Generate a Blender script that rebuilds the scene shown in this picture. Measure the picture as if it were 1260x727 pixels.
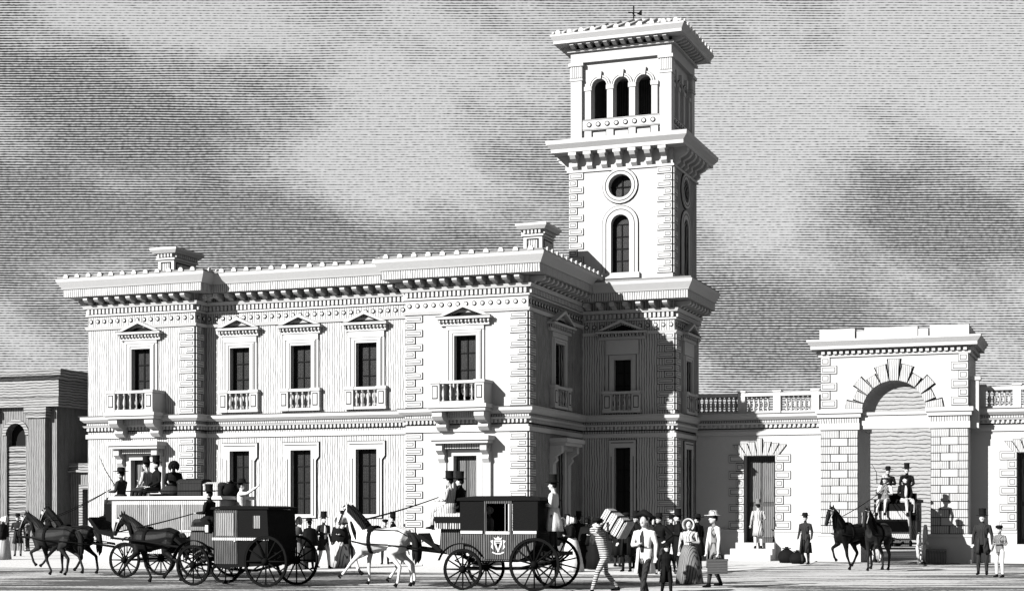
import bpy, bmesh, math, random
import numpy as np
from mathutils import Vector, Matrix
R = math.radians
PI = math.pi
random.seed(11)
scene = bpy.context.scene
for _o in list(bpy.data.objects):
    bpy.data.objects.remove(_o)
COL = scene.collection

# ------------------------------------------------------------------ camera
# world axes: X runs right along the station front, Y runs away behind it, Z up;
# the origin is the foot of the corner between the right pavilion's two faces.
YAW = R(20.4); FPX = 1980.0; HZ = 633.0; EYE = 1.6; D0 = 51.0
FWD = Vector((-math.sin(YAW), math.cos(YAW), 0)); RGT = Vector((math.cos(YAW), math.sin(YAW), 0))
CAM = -D0 * FWD - 0.515 * RGT + Vector((0, 0, EYE))
cd = bpy.data.cameras.new('camera'); cam = bpy.data.objects.new('camera', cd); COL.objects.link(cam)
cam.location = CAM; cam.rotation_euler = (R(90), 0, YAW)
cd.sensor_width = 36; cd.lens = 36 * FPX / 1260; cd.shift_y = (HZ - 363.5) / 1260
cd.clip_start = 0.5; cd.clip_end = 4000
scene.camera = cam

def at_ground(px, py, z=0.0):
    """point on the level z under a pixel"""
    t = (EYE - z) * FPX / (py - HZ)
    return CAM + FWD * t + RGT * ((px - 630) / FPX * t) + Vector((0, 0, z - EYE))
def at_depth(px, d, z=0.0):
    p = CAM + FWD * d + RGT * ((px - 630) / FPX * d); p.z = z
    return p

# ------------------------------------------------------------------ node helpers
class NT:
    def __init__(s, tree): s.t = tree; s.t.nodes.clear()
    def n(s, typ, _in=None, **kw):
        nd = s.t.nodes.new(typ)
        for k, v in kw.items(): setattr(nd, k, v)
        for k, v in (_in or {}).items(): s.set(nd.inputs[k], v)
        return nd
    def set(s, sock, v):
        if hasattr(v, 'is_output'): s.t.links.new(v, sock)
        else: sock.default_value = v
    def m(s, op, a, b=0.0, c=0.0):
        nd = s.t.nodes.new('ShaderNodeMath'); nd.operation = op
        for i, v in enumerate((a, b, c)): s.set(nd.inputs[i], v)
        return nd.outputs[0]
    def dot(s, a, vec):
        nd = s.t.nodes.new('ShaderNodeVectorMath'); nd.operation = 'DOT_PRODUCT'
        s.set(nd.inputs[0], a); nd.inputs[1].default_value = vec
        return nd.outputs['Value']
    def comb(s, x, y, z):
        nd = s.t.nodes.new('ShaderNodeCombineXYZ')
        for i, v in enumerate((x, y, z)): s.set(nd.inputs[i], v)
        return nd.outputs[0]
    def noise(s, vec, scale, detail=2.0, rough=0.5):
        nd = s.n('ShaderNodeTexNoise', {'Vector': vec, 'Scale': scale, 'Detail': detail, 'Roughness': rough})
        return nd.outputs[0]
    def ramp(s, v, a, b, o0=0.0, o1=1.0, smooth=True):
        nd = s.n('ShaderNodeMapRange', {0: v, 1: a, 2: b, 3: o0, 4: o1})
        if smooth: nd.interpolation_type = 'SMOOTHSTEP'
        return nd.outputs[0]
    def mix(s, fac, a, b):
        nd = s.t.nodes.new('ShaderNodeMix'); nd.data_type = 'RGBA'
        s.set(nd.inputs[0], fac)
        for sock, v in ((nd.inputs[6], a), (nd.inputs[7], b)):
            if isinstance(v, (int, float)): v = (v, v, v, 1)
            s.set(sock, v)
        return nd.outputs[2]

# ------------------------------------------------------------------ sky and sun
SUN_DIR = Vector((0.55, 1.0, -0.55)).normalized()        # the way the light travels
sun_el = math.asin(-SUN_DIR.z); sun_az = math.atan2(-SUN_DIR.x, -SUN_DIR.y)
world = bpy.data.worlds.new('World'); scene.world = world; world.use_nodes = True
w = NT(world.node_tree)
sky = w.n('ShaderNodeTexSky', sky_type='NISHITA', sun_disc=False, sun_elevation=sun_el, sun_rotation=sun_az,
          altitude=50, air_density=1.0, dust_density=2.0, ozone_density=1.0)
bw = w.n('ShaderNodeRGBToBW', {0: sky.outputs[0]}).outputs[0]
gen = w.n('ShaderNodeTexCoord').outputs['Generated']
fd = w.dot(gen, FWD); rd = w.dot(gen, RGT); zd = w.dot(gen, (0, 0, 1))
mm = w.m('MAXIMUM', w.m('MAXIMUM', w.m('ABSOLUTE', fd), w.m('ABSOLUTE', rd)), 0.05)
su = w.m('DIVIDE', rd, mm); sv = w.m('DIVIDE', zd, mm)
cvec = w.comb(w.m('ADD', su, w.m('MULTIPLY', sv, 0.3)), w.m('ADD', w.m('MULTIPLY', sv, 1.5), w.m('MULTIPLY', su, 0.12)), w.m('MULTIPLY', fd, 0.2))
big = w.noise(cvec, 8.5, 9.0, 0.66)
tone = w.m('ADD', 0.63, w.m('MULTIPLY', w.m('SUBTRACT', big, 0.5), 1.9))
def blob(px, py, sx, sy, amp):
    global tone
    a = w.m('DIVIDE', w.m('SUBTRACT', su, (px - 630) / FPX), sx / FPX)
    b = w.m('DIVIDE', w.m('SUBTRACT', sv, (HZ - py) / FPX), sy / FPX)
    e = w.m('EXPONENT', w.m('MULTIPLY', -1.0, w.m('ADD', w.m('MULTIPLY', a, a), w.m('MULTIPLY', b, b))))
    tone = w.m('ADD', tone, w.m('MULTIPLY', e, amp))
for bl in ((190, 150, 190, 75, -.26), (330, 290, 330, 60, -.36), (40, 250, 160, 70, -.2), (470, 205, 90, 50, .5), (350, 30, 300, 55, .1),
           (60, 20, 140, 45, .2), (600, 310, 130, 50, -.22), (930, 110, 200, 130, .3), (1200, 60, 150, 80, .2), (920, 260, 80, 60, .3),
           (1120, 280, 200, 60, -.26), (980, 390, 130, 45, -.26), (1220, 420, 60, 60, .2), (150, 225, 70, 25, .2), (560, 80, 120, 60, .12)):
    blob(*bl)
tone = w.m('MINIMUM', w.m('MAXIMUM', tone, 0.36), 0.84)
wob = w.noise(w.comb(w.m('MULTIPLY', su, 9.0), w.m('MULTIPLY', sv, 40.0), 0.0), 1.0, 2.0)
ln = w.m('FRACT', w.m('ADD', w.m('MULTIPLY', sv, FPX / 3.1), w.m('MULTIPLY', wob, 1.3)))
tri = w.m('MULTIPLY', w.m('ABSOLUTE', w.m('SUBTRACT', ln, 0.5)), 2.0)
spk = w.noise(w.comb(w.m('MULTIPLY', su, 420.0), w.m('MULTIPLY', sv, 520.0), 0.0), 1.0, 1.0)
thick = w.m('SUBTRACT', w.m('SUBTRACT', 1.0, tone), w.m('MULTIPLY', w.m('SUBTRACT', spk, 0.5), 0.75))
ink = w.ramp(w.m('SUBTRACT', thick, tri), -0.16, 0.16)
lum = w.m('MULTIPLY', w.m('MINIMUM', w.m('ADD', w.m('MULTIPLY', bw, 0.2), 3.0), 4.5), w.ramp(ink, 0, 1, 1.0, 0.07, False))
bg = w.n('ShaderNodeBackground', {0: w.comb(lum, lum, lum), 1: 0.05})
w.t.links.new(bg.outputs[0], w.n('ShaderNodeOutputWorld').inputs[0])
sl = bpy.data.lights.new('sun', 'SUN'); so = bpy.data.objects.new('sun', sl); COL.objects.link(so)
sl.energy = 5.0; sl.angle = R(0.5); sl.color = (1.0, 0.99, 0.975)
so.rotation_euler = SUN_DIR.to_track_quat('-Z', 'Y').to_euler(); so.location = (-30, -40, 40)
vs = scene.view_settings
vs.view_transform = 'Standard'; vs.look = 'None'; vs.exposure = 2.0; vs.gamma = 1.0; vs.use_curve_mapping = False
scene.cycles.max_bounces = 5
scene.cycles.use_denoising = True

# ------------------------------------------------------------------ materials
MATS = {}
ALB = 0.68
def mat(name, col, rough=0.75, var=0.12, hatch=0.0, period=0.085, axis='v', ink=0.03, spec=0.3, nscale=6.0, obj=False):
    """monochrome surface: slight tone variation, optional engraved tool lines ('v' upright, 'h' level)"""
    if name in MATS: return MATS[name]
    m = bpy.data.materials.new(name); m.use_nodes = True
    t = NT(m.node_tree)
    if obj: pos = t.n('ShaderNodeTexCoord').outputs['Object']
    else: pos = t.n('ShaderNodeNewGeometry').outputs['Position']
    sep = t.n('ShaderNodeSeparateXYZ', {0: pos})
    big = t.noise(pos, nscale, 3.0, 0.6)
    fine = t.noise(pos, 55.0, 1.0)
    f = t.m('ADD', t.m('MULTIPLY', t.m('SUBTRACT', big, 0.5), 2.2 * var), t.m('MULTIPLY', t.m('SUBTRACT', fine, 0.5), 1.2 * var))
    f = t.m('ADD', 1.0, f)
    v = t.m('MULTIPLY', f, col*ALB)
    base = t.comb(v, v, v)
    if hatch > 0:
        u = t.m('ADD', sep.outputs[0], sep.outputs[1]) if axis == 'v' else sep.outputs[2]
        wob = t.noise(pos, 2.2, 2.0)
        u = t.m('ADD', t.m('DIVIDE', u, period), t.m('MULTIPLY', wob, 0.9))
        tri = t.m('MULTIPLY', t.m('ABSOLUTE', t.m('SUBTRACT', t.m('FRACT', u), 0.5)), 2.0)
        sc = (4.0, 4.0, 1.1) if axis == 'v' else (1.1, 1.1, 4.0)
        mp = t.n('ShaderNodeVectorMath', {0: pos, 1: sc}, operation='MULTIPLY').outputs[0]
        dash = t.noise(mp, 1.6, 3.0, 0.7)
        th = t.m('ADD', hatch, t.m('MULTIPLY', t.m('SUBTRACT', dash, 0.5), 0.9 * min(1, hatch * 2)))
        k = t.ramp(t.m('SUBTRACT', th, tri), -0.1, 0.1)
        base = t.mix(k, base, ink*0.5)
    p = t.n('ShaderNodeBsdfPrincipled', {'Base Color': base, 'Roughness': rough})
    p.inputs['Specular IOR Level'].default_value = spec
    bm_ = t.n('ShaderNodeBump', {'Strength': 0.25, 'Distance': 0.02, 'Height': fine})
    t.t.links.new(bm_.outputs[0], p.inputs['Normal'])
    t.t.links.new(p.outputs[0], t.n('ShaderNodeOutputMaterial').inputs[0])
    MATS[name] = m
    return m
STONE = mat('white_stone', 0.31, var=0.05)
RIB = mat('lined_stucco', 0.31, var=0.05, hatch=0.25, period=0.09)
RIB_SHADE = mat('shade_hatched_stucco', 0.28, var=0.06, hatch=0.6, period=0.085)  # darker close hatch paints shade into the side and rear walls
TRIM = mat('trim_stone', 0.3, var=0.06, hatch=0.3, period=0.085, axis='v')
QUOIN = mat('quoin_stone', 0.30, var=0.1)
HQ = mat('tooled_stone', 0.29, var=0.12, hatch=0.25, period=0.06)
JOINT = mat('dark_mortar', 0.006, spec=0.05)
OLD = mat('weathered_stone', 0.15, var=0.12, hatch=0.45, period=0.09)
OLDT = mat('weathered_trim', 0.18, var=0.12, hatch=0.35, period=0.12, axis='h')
DARKST = mat('dark_lined_stone', 0.07, var=0.2, hatch=0.4, period=0.09)  # darker lined tone for inner belvedere walls and station floor slab
TILE = mat('roof_tile', 0.1, var=0.2)
TILEL = mat('tile_end', 0.3, var=0.1)
GLASS = mat('dark_pane', 0.009, rough=0.35, spec=0.06, hatch=0.25, period=0.08, axis='v', ink=0.004)
BAR = mat('glazing_bar', 0.004, spec=0.05)
WOODD = mat('dark_door', 0.04, hatch=0.4, period=0.08, ink=0.01)
BLACK = mat('black_paint', 0.004, rough=0.6, spec=0.02, obj=True)
BLACKH = mat('lined_coach_panel', 0.07, spec=0.08, hatch=0.55, period=0.05, ink=0.012, obj=True)
GREYH = mat('grey_coach_panel', 0.16, hatch=0.4, period=0.06, ink=0.02, obj=True)
PALEH = mat('pale_coach_panel', 0.32, hatch=0.22, period=0.06, ink=0.03, obj=True)
PALE = mat('pale_paint', 0.36, var=0.08, obj=True)
IRON = mat('iron', 0.004, spec=0.02, obj=True)
SKIN = mat('skin', 0.3, var=0.08, obj=True)
HAIR = mat('dark_hair', 0.007, spec=0.05, obj=True)
C_BLACK = mat('black_cloth', 0.005, var=0.3, spec=0.03, obj=True)
C_DARK = mat('dark_cloth', 0.022, var=0.3, spec=0.03, hatch=0.3, period=0.045, ink=0.01, obj=True)
C_MID = mat('grey_cloth', 0.12, var=0.2, hatch=0.35, period=0.05, ink=0.02, obj=True)
C_LINED = mat('lined_pale_cloth', 0.34, var=0.1, hatch=0.28, period=0.07, ink=0.03, obj=True)
C_STRIPE = mat('striped_cloth', 0.3, var=0.1, hatch=0.45, period=0.052, axis='h', ink=0.015, obj=True)
C_WHITE = mat('white_cloth', 0.42, var=0.06, obj=True)
H_BLACK = mat('black_horse_hide', 0.005, var=0.3, rough=0.5, spec=0.05, obj=True, nscale=3)
H_DARK = mat('dark_horse_hide', 0.011, var=0.5, rough=0.55, spec=0.05, obj=True, nscale=3)
H_WHITE = mat('white_horse_hide', 0.4, var=0.06, obj=True, nscale=2)
LEATHER = mat('black_leather', 0.004, spec=0.02, obj=True)
STRAPP = mat('pale_strap', 0.3, obj=True)
WICKER = mat('wicker', 0.05, hatch=0.5, period=0.035, axis='h', ink=0.012, obj=True)
CANVAS = mat('striped_bale', 0.34, hatch=0.3, period=0.055, axis='v', ink=0.02, obj=True)

# ------------------------------------------------------------------ mesh helpers
class MB:
    def __init__(s): s.v = []; s.f = []; s.mi = []; s.sm = []
    def add(s, vs, fs, m=0, smooth=False):
        b = len(s.v); s.v += [tuple(p) for p in vs]
        for f in fs: s.f.append([b + i for i in f]); s.mi.append(m); s.sm.append(smooth)
        return s
    def box(s, x0, x1, y0, y1, z0, z1, m=0):
        return s.add([(x0,y0,z0),(x1,y0,z0),(x1,y1,z0),(x0,y1,z0),(x0,y0,z1),(x1,y0,z1),(x1,y1,z1),(x0,y1,z1)],
                     [(0,3,2,1),(4,5,6,7),(0,1,5,4),(1,2,6,5),(2,3,7,6),(3,0,4,7)], m)
    def prism(s, pts, y0, y1, m=0):
        """polygon in (x, z), counter-clockwise seen from -Y, extruded from y0 to y1"""
        n = len(pts)
        vs = [(x, y0, z) for x, z in pts] + [(x, y1, z) for x, z in pts]
        fs = [tuple(range(n)), tuple(range(2*n-1, n-1, -1))] + [((i+1) % n, i, n+i, n+(i+1) % n) for i in range(n)]
        return s.add(vs, fs, m)
    def prism_z(s, pts, z0, z1, m=0):
        n = len(pts)
        vs = [(x, y, z0) for x, y in pts] + [(x, y, z1) for x, y in pts]
        fs = [tuple(range(n-1, -1, -1)), tuple(range(n, 2*n))] + [(i, (i+1) % n, n+(i+1) % n, n+i) for i in range(n)]
        return s.add(vs, fs, m)
    def prism_x(s, pts, x0, x1, m=0):
        """polygon in (y, z) extruded along x"""
        n = len(pts)
        vs = [(x0, y, z) for y, z in pts] + [(x1, y, z) for y, z in pts]
        fs = [tuple(range(n-1, -1, -1)), tuple(range(n, 2*n))] + [(i, (i+1) % n, n+(i+1) % n, n+i) for i in range(n)]
        return s.add(vs, fs, m)
    def ring(s, cx, cz, r0, r1, a0, a1, y0, y1, n=12, m=0):
        for i in range(n):
            t0 = a0 + (a1-a0)*i/n; t1 = a0 + (a1-a0)*(i+1)/n
            c = lambda r, t: (cx + r*math.cos(t), cz + r*math.sin(t))
            s.prism([c(r0,t0), c(r1,t0), c(r1,t1), c(r0,t1)], y0, y1, m)
        return s
    def lathe(s, prof, n=10, c=(0,0,0), m=0, smooth=True, sx=1.0, sy=1.0):
        vs = []; fs = []; k = len(prof)
        for r, z in prof:
            for j in range(n):
                t = 2*PI*j/n; vs.append((c[0]+r*sx*math.cos(t), c[1]+r*sy*math.sin(t), c[2]+z))
        for i in range(k-1):
            for j in range(n):
                fs.append((i*n+j, i*n+(j+1) % n, (i+1)*n+(j+1) % n, (i+1)*n+j))
        fs.append(tuple(range(n-1, -1, -1))); fs.append(tuple(range((k-1)*n, k*n)))
        return s.add(vs, fs, m, smooth)
    def tube(s, pts, rad, n=8, m=0, ref=(0,1,0), smooth=True):
        """rings along pts; rad is r or (side, other); side lies along ref"""
        P = [Vector(p) for p in pts]; vs = []; fs = []
        if not isinstance(rad, (list,)): rad = [rad]*len(P)
        for i, p in enumerate(P):
            d = (P[min(i+1, len(P)-1)] - P[max(i-1, 0)]).normalized()
            a = Vector(ref); a = a - d*a.dot(d)
            if a.length < 0.2: a = Vector((1,0,0)) - d*d.x
            if a.length < 0.2: a = Vector((0,0,1)) - d*d.z
            a.normalize(); b = d.cross(a)
            r = rad[i]; ra, rb = r if isinstance(r, tuple) else (r, r)
            for j in range(n):
                t = 2*PI*j/n; vs.append(p + a*ra*math.cos(t) + b*rb*math.sin(t))
        for i in range(len(P)-1):
            for j in range(n):
                fs.append((i*n+j, i*n+(j+1) % n, (i+1)*n+(j+1) % n, (i+1)*n+j))
        fs.append(tuple(range(n-1, -1, -1))); fs.append(tuple(range((len(P)-1)*n, len(P)*n)))
        return s.add(vs, fs, m, smooth)
    def ell(s, c, rx, ry, rz, m=0, n=10, k=7):
        prof = [(max(0.02, math.sin(PI*i/k)), -math.cos(PI*i/k)) for i in range(k+1)]
        vs = []; fs = []
        for r, z in prof:
            for j in range(n):
                t = 2*PI*j/n; vs.append((c[0]+rx*r*math.cos(t), c[1]+ry*r*math.sin(t), c[2]+rz*z))
        for i in range(k):
            for j in range(n): fs.append((i*n+j, i*n+(j+1) % n, (i+1)*n+(j+1) % n, (i+1)*n+j))
        fs.append(tuple(range(n-1, -1, -1))); fs.append(tuple(range(k*n, (k+1)*n)))
        return s.add(vs, fs, m, True)
    def sweep(s, prof, plan, m=0, z=0.0):
        """closed profile [(out, z)] carried along a plan line; out is to the right-hand side of travel"""
        P = [Vector((x, y)) for x, y in plan]; rings = []
        N = []
        for i in range(len(P)-1):
            d = (P[i+1]-P[i]).normalized(); N.append(Vector((d.y, -d.x)))
        for i, p in enumerate(P):
            if i == 0: o = N[0]
            elif i == len(P)-1: o = N[-1]
            else: o = (N[i-1]+N[i]) / (1 + N[i-1].dot(N[i]))
            rings.append([(p.x+o.x*a, p.y+o.y*a, z+b) for a, b in prof])
        k = len(prof); vs = [q for r in rings for q in r]; fs = []
        for i in range(len(P)-1):
            for j in range(k): fs.append((i*k+j, (i+1)*k+j, (i+1)*k+(j+1) % k, i*k+(j+1) % k))
        fs.append(tuple(range(k))); fs.append(tuple(range(len(P)*k-1, (len(P)-1)*k-1, -1)))
        return s.add(vs, fs, m)
    def mesh(s, name, mats, fixn=True):
        me = bpy.data.meshes.new(name); me.from_pydata(s.v, [], s.f)
        if not isinstance(mats, (list, tuple)): mats = [mats]
        for q in mats: me.materials.append(q)
        me.polygons.foreach_set('material_index', s.mi); me.polygons.foreach_set('use_smooth', s.sm)
        if fixn:
            b = bmesh.new(); b.from_mesh(me); bmesh.ops.recalc_face_normals(b, faces=b.faces); b.to_mesh(me); b.free()
        me.update()
        return me
    def build(s, name, mats, parent=None, loc=(0,0,0), rz=0.0, kind=None):
        return put(name, s.mesh(name, mats), parent, loc, rz, kind=kind)
def put(name, me, parent=None, loc=(0,0,0), rz=0.0, scale=None, kind=None, rot=None):
    o = bpy.data.objects.new(name, me); COL.objects.link(o)
    o.location = loc; o.rotation_euler = rot if rot else (0, 0, rz)
    if scale: o.scale = scale
    if parent: o.parent = parent
    if kind: o['kind'] = kind
    return o
def tag(o, label, cat, group=None):
    o['label'] = label; o['category'] = cat
    if group: o['group'] = group
    return o
def thing(name, label, cat, loc=(0,0,0), rz=0.0, group=None):
    return tag(put(name, None, None, loc, rz), label, cat, group)
def structure(name, mb, mats):
    return mb.build(name, mats, kind='structure')
def at_Y(px, py, Y):
    d = FWD + RGT * ((px-630)/FPX); t = (Y - CAM.y)/d.y
    return CAM + d*t + Vector((0, 0, (HZ-py)/FPX*t))

# ------------------------------------------------------------------ ground
def ground_mat(name, col, dark, cover, sc=1.0):
    m = bpy.data.materials.new(name); m.use_nodes = True
    t = NT(m.node_tree); pos = t.n('ShaderNodeNewGeometry').outputs['Position']
    mp = t.n('ShaderNodeMapping', {0: pos, 2: (0, 0, -YAW*0.8)}).outputs[0]
    st = t.n('ShaderNodeVectorMath', {0: mp, 1: (0.16*sc, 1.3*sc, 1)}, operation='MULTIPLY').outputs[0]
    ruts = t.noise(st, 1.0, 4.0, 0.65)
    patch = t.noise(pos, 0.13, 2.0, 0.5)
    fine = t.noise(pos, 9.0, 3.0, 0.7)
    k = t.m('ADD', ruts, t.m('ADD', t.m('MULTIPLY', t.m('SUBTRACT', patch, 0.5), 0.5), t.m('MULTIPLY', t.m('SUBTRACT', fine, 0.5), 0.25)))
    k = t.ramp(k, cover-0.03, cover+0.03)
    base = t.mix(k, dark*ALB, col*ALB)
    p = t.n('ShaderNodeBsdfPrincipled', {'Base Color': base, 'Roughness': 0.9})
    p.inputs['Specular IOR Level'].default_value = 0.15
    b = t.n('ShaderNodeBump', {'Strength': 0.4, 'Distance': 0.04, 'Height': fine}); t.t.links.new(b.outputs[0], p.inputs['Normal'])
    t.t.links.new(p.outputs[0], t.n('ShaderNodeOutputMaterial').inputs[0])
    return m
GROUND = ground_mat('rutted_ground', 0.36, 0.05, 0.50)
ROAD = ground_mat('wheel_worn_road', 0.36, 0.05, 0.50)
PAVE = ground_mat('pale_forecourt', 0.44, 0.16, 0.33)
structure('ground', MB().add([(-900,-120,-0.012),(900,-120,-0.012),(900,1500,-0.012),(-900,1500,-0.012)], [(0,1,2,3)]), GROUND)
structure('road', MB().add([(-60,-30,-0.006),(40,-30,-0.006),(40,-5.6,-0.006),(-60,-9.5,-0.006)], [(0,1,2,3)]), ROAD)
structure('forecourt', MB().add([(-60,-9.5,-0.002),(6.5,-6.6,-0.002),(8.2,4,-0.002),(7.6,9.0,-0.002),(-16,14,-0.002),(-60,14,-0.002)], [(0,1,2,3,4,5)]), PAVE)

# ------------------------------------------------------------------ building helpers
def wall(parent, loc, rz, u0, u1, z0, z1, holes, material, th=0.35, name='wall'):
    """wall slab with real openings; holes are (kind, u0, u1, z0, z1), kind rect / arch / round"""
    mb = MB()
    us = sorted({u0, u1} | {h[1] for h in holes} | {h[2] for h in holes}); zs = sorted({z0, z1} | {h[3] for h in holes} | {h[4] for h in holes})
    for a, b in zip(us, us[1:]):
        run = None
        for c, d in zip(zs, zs[1:]):
            inside = any(h[1] < (a+b)/2 < h[2] and h[3] < (c+d)/2 < h[4] for h in holes)
            if not inside: run = (run[0], d) if run else (c, d)
            if inside or d == zs[-1]:
                if run: mb.box(a, b, 0, th, *run)
                run = None
    for k, a, b, c, d in holes:
        r = (b-a)/2; cx = (a+b)/2
        if k in ('arch', 'round'):
            cz = d-r
            quads = ((0, PI/2, b, d), (PI/2, PI, a, d)) + (((PI, 1.5*PI, a, c), (1.5*PI, 2*PI, b, c)) if k == 'round' else ())
            for t0, t1, ex, ez in quads:
                n = 8
                for i in range(n):
                    p = t0+(t1-t0)*i/n; q = t0+(t1-t0)*(i+1)/n
                    mb.prism([(ex, ez), (cx+r*math.cos(q), cz+r*math.sin(q)), (cx+r*math.cos(p), cz+r*math.sin(p))], 0, th)
    return mb.build(name, material, parent, loc, rz)

BAL = {}
def baluster_mesh(h, r=0.055):
    key = (round(h, 3), r)
    if key not in BAL:
        p = [(0.9,0),(0.9,0.08),(0.5,0.12),(0.55,0.2),(1.0,0.38),(0.8,0.55),(0.42,0.72),(0.4,0.84),(0.75,0.88),(0.85,0.93),(0.85,1.0)]
        BAL[key] = MB().lathe([(r*a, h*b) for a, b in p], 7).mesh('baluster', TRIM)
    return BAL[key]
QM = {}
def quoin_mesh(L, hgt, side, key_line=True):
    """stone with a dark bed joint and a sunk line round its face; side -1 grows towards -x, +1 towards +x"""
    k = (L, hgt, side)
    if k not in QM:
        mb = MB(); a, b = (0, L) if side > 0 else (-L, 0)
        mb.box(a, b, -0.014, 0.0, 0, hgt, 1)
        mb.box(a+0.016, b-0.016, -0.05, -0.013, 0.016, hgt-0.016, 0)
        i = 0.062
        mb.box(a+i, b-i, -0.054, -0.049, i, hgt-i, 1)
        i = 0.08
        mb.box(a+i, b-i, -0.062, -0.05, i, hgt-i, 0)
        QM[k] = mb.mesh('quoin_stone', [QUOIN, JOINT])
    return QM[k]
def quoins(parent, loc, rz, side, z0, z1, row=0.235, long=0.62, short=0.36, start=0):
    n = max(1, round((z1-z0)/row)); row = (z1-z0)/n
    row = round(row, 4)
    for i in range(n):
        L = long if (i+start) % 2 == 0 else short
        put('quoin_stone', quoin_mesh(L, row, side), parent, (loc[0], loc[1], z0+i*row), rz)

def panes(parent, wd, z0, z1, y=0.2, nc=2, nr=4, arch=False):
    """glazing set back in an opening: bars and separate panes"""
    b = 0.035
    cw = wd/nc; ch = (z1-z0)/nr
    me = MB().box(-cw/2+b/2, cw/2-b/2, 0, 0.02, b/2, ch-b/2).mesh('pane', GLASS)
    for i in range(nc):
        for j in range(nr):
            put('pane', me, parent, (-wd/2+cw*(i+.5), y, z0+j*ch))
    mb = MB()
    for i in range(nc+1): x = -wd/2+cw*i; mb.box(x-b/2, x+b/2, y-0.03, y+0.03, z0, z1)
    for j in range(nr+1): z = z0+ch*j; mb.box(-wd/2, wd/2, y-0.025, y+0.025, z-b/2, z+b/2)
    mb.box(-wd/2, wd/2, y+0.05, y+0.07, z0, z1)
    mb.build('glazing_bars', BAR, parent)

def outline(mb, x0, x1, z0, z1, y, g=0.022, m=1):
    """thin dark mortar seam that shows round a trim stone"""
    mb.box(x0-g, x0+.08, y, 0.0, z0-g, z1+g, m).box(x1-.08, x1+g, y, 0.0, z0-g, z1+g, m).box(x0+.08, x1-.08, y, 0.0, z1-.05, z1+g, m)

def pediment(parent, hw, z0, rise, out=0.26):
    mb = MB()
    mb.box(-hw, hw, -out, 0, z0, z0+0.075)
    t = 0.085
    s = (hw-0.0)/rise
    mb.prism([(-hw, z0+0.078), (-hw+t*s, z0+0.078), (0, z0+rise-t+0.03), (0, z0+rise+0.04)], -out, 0)
    mb.prism([(hw, z0+0.078), (0, z0+rise+0.04), (0, z0+rise-t+0.03), (hw-t*s, z0+0.078)], -out, 0)
    mb.prism([(-hw+0.1, z0+0.076), (hw-0.1, z0+0.076), (0, z0+rise-0.04)], -0.05, 0, 1)
    i = 0.11*s
    mb.prism([(-hw+i+.1, z0+0.09), (hw-i-.1, z0+0.09), (0, z0+rise-0.12)], -0.056, -0.048, 2)  # dark triangle paints the shadow inside the tympanum
    mb.box(-hw-0.02, hw+0.02, -out-0.012, -out+0.1, z0+0.078, z0+0.096, 2)
    n = int(2*hw/0.13)
    for k in range(n):
        x = -hw+0.09+(2*hw-0.18)*k/(n-1); mb.box(x-0.035, x+0.035, -out+0.06, 0, z0-0.1, z0-0.002, 1)
    mb.box(-hw+0.08, hw-0.08, -0.1, 0, z0-0.2, z0-0.102)
    return mb.build('pediment', [STONE, TRIM, JOINT], parent)

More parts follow.
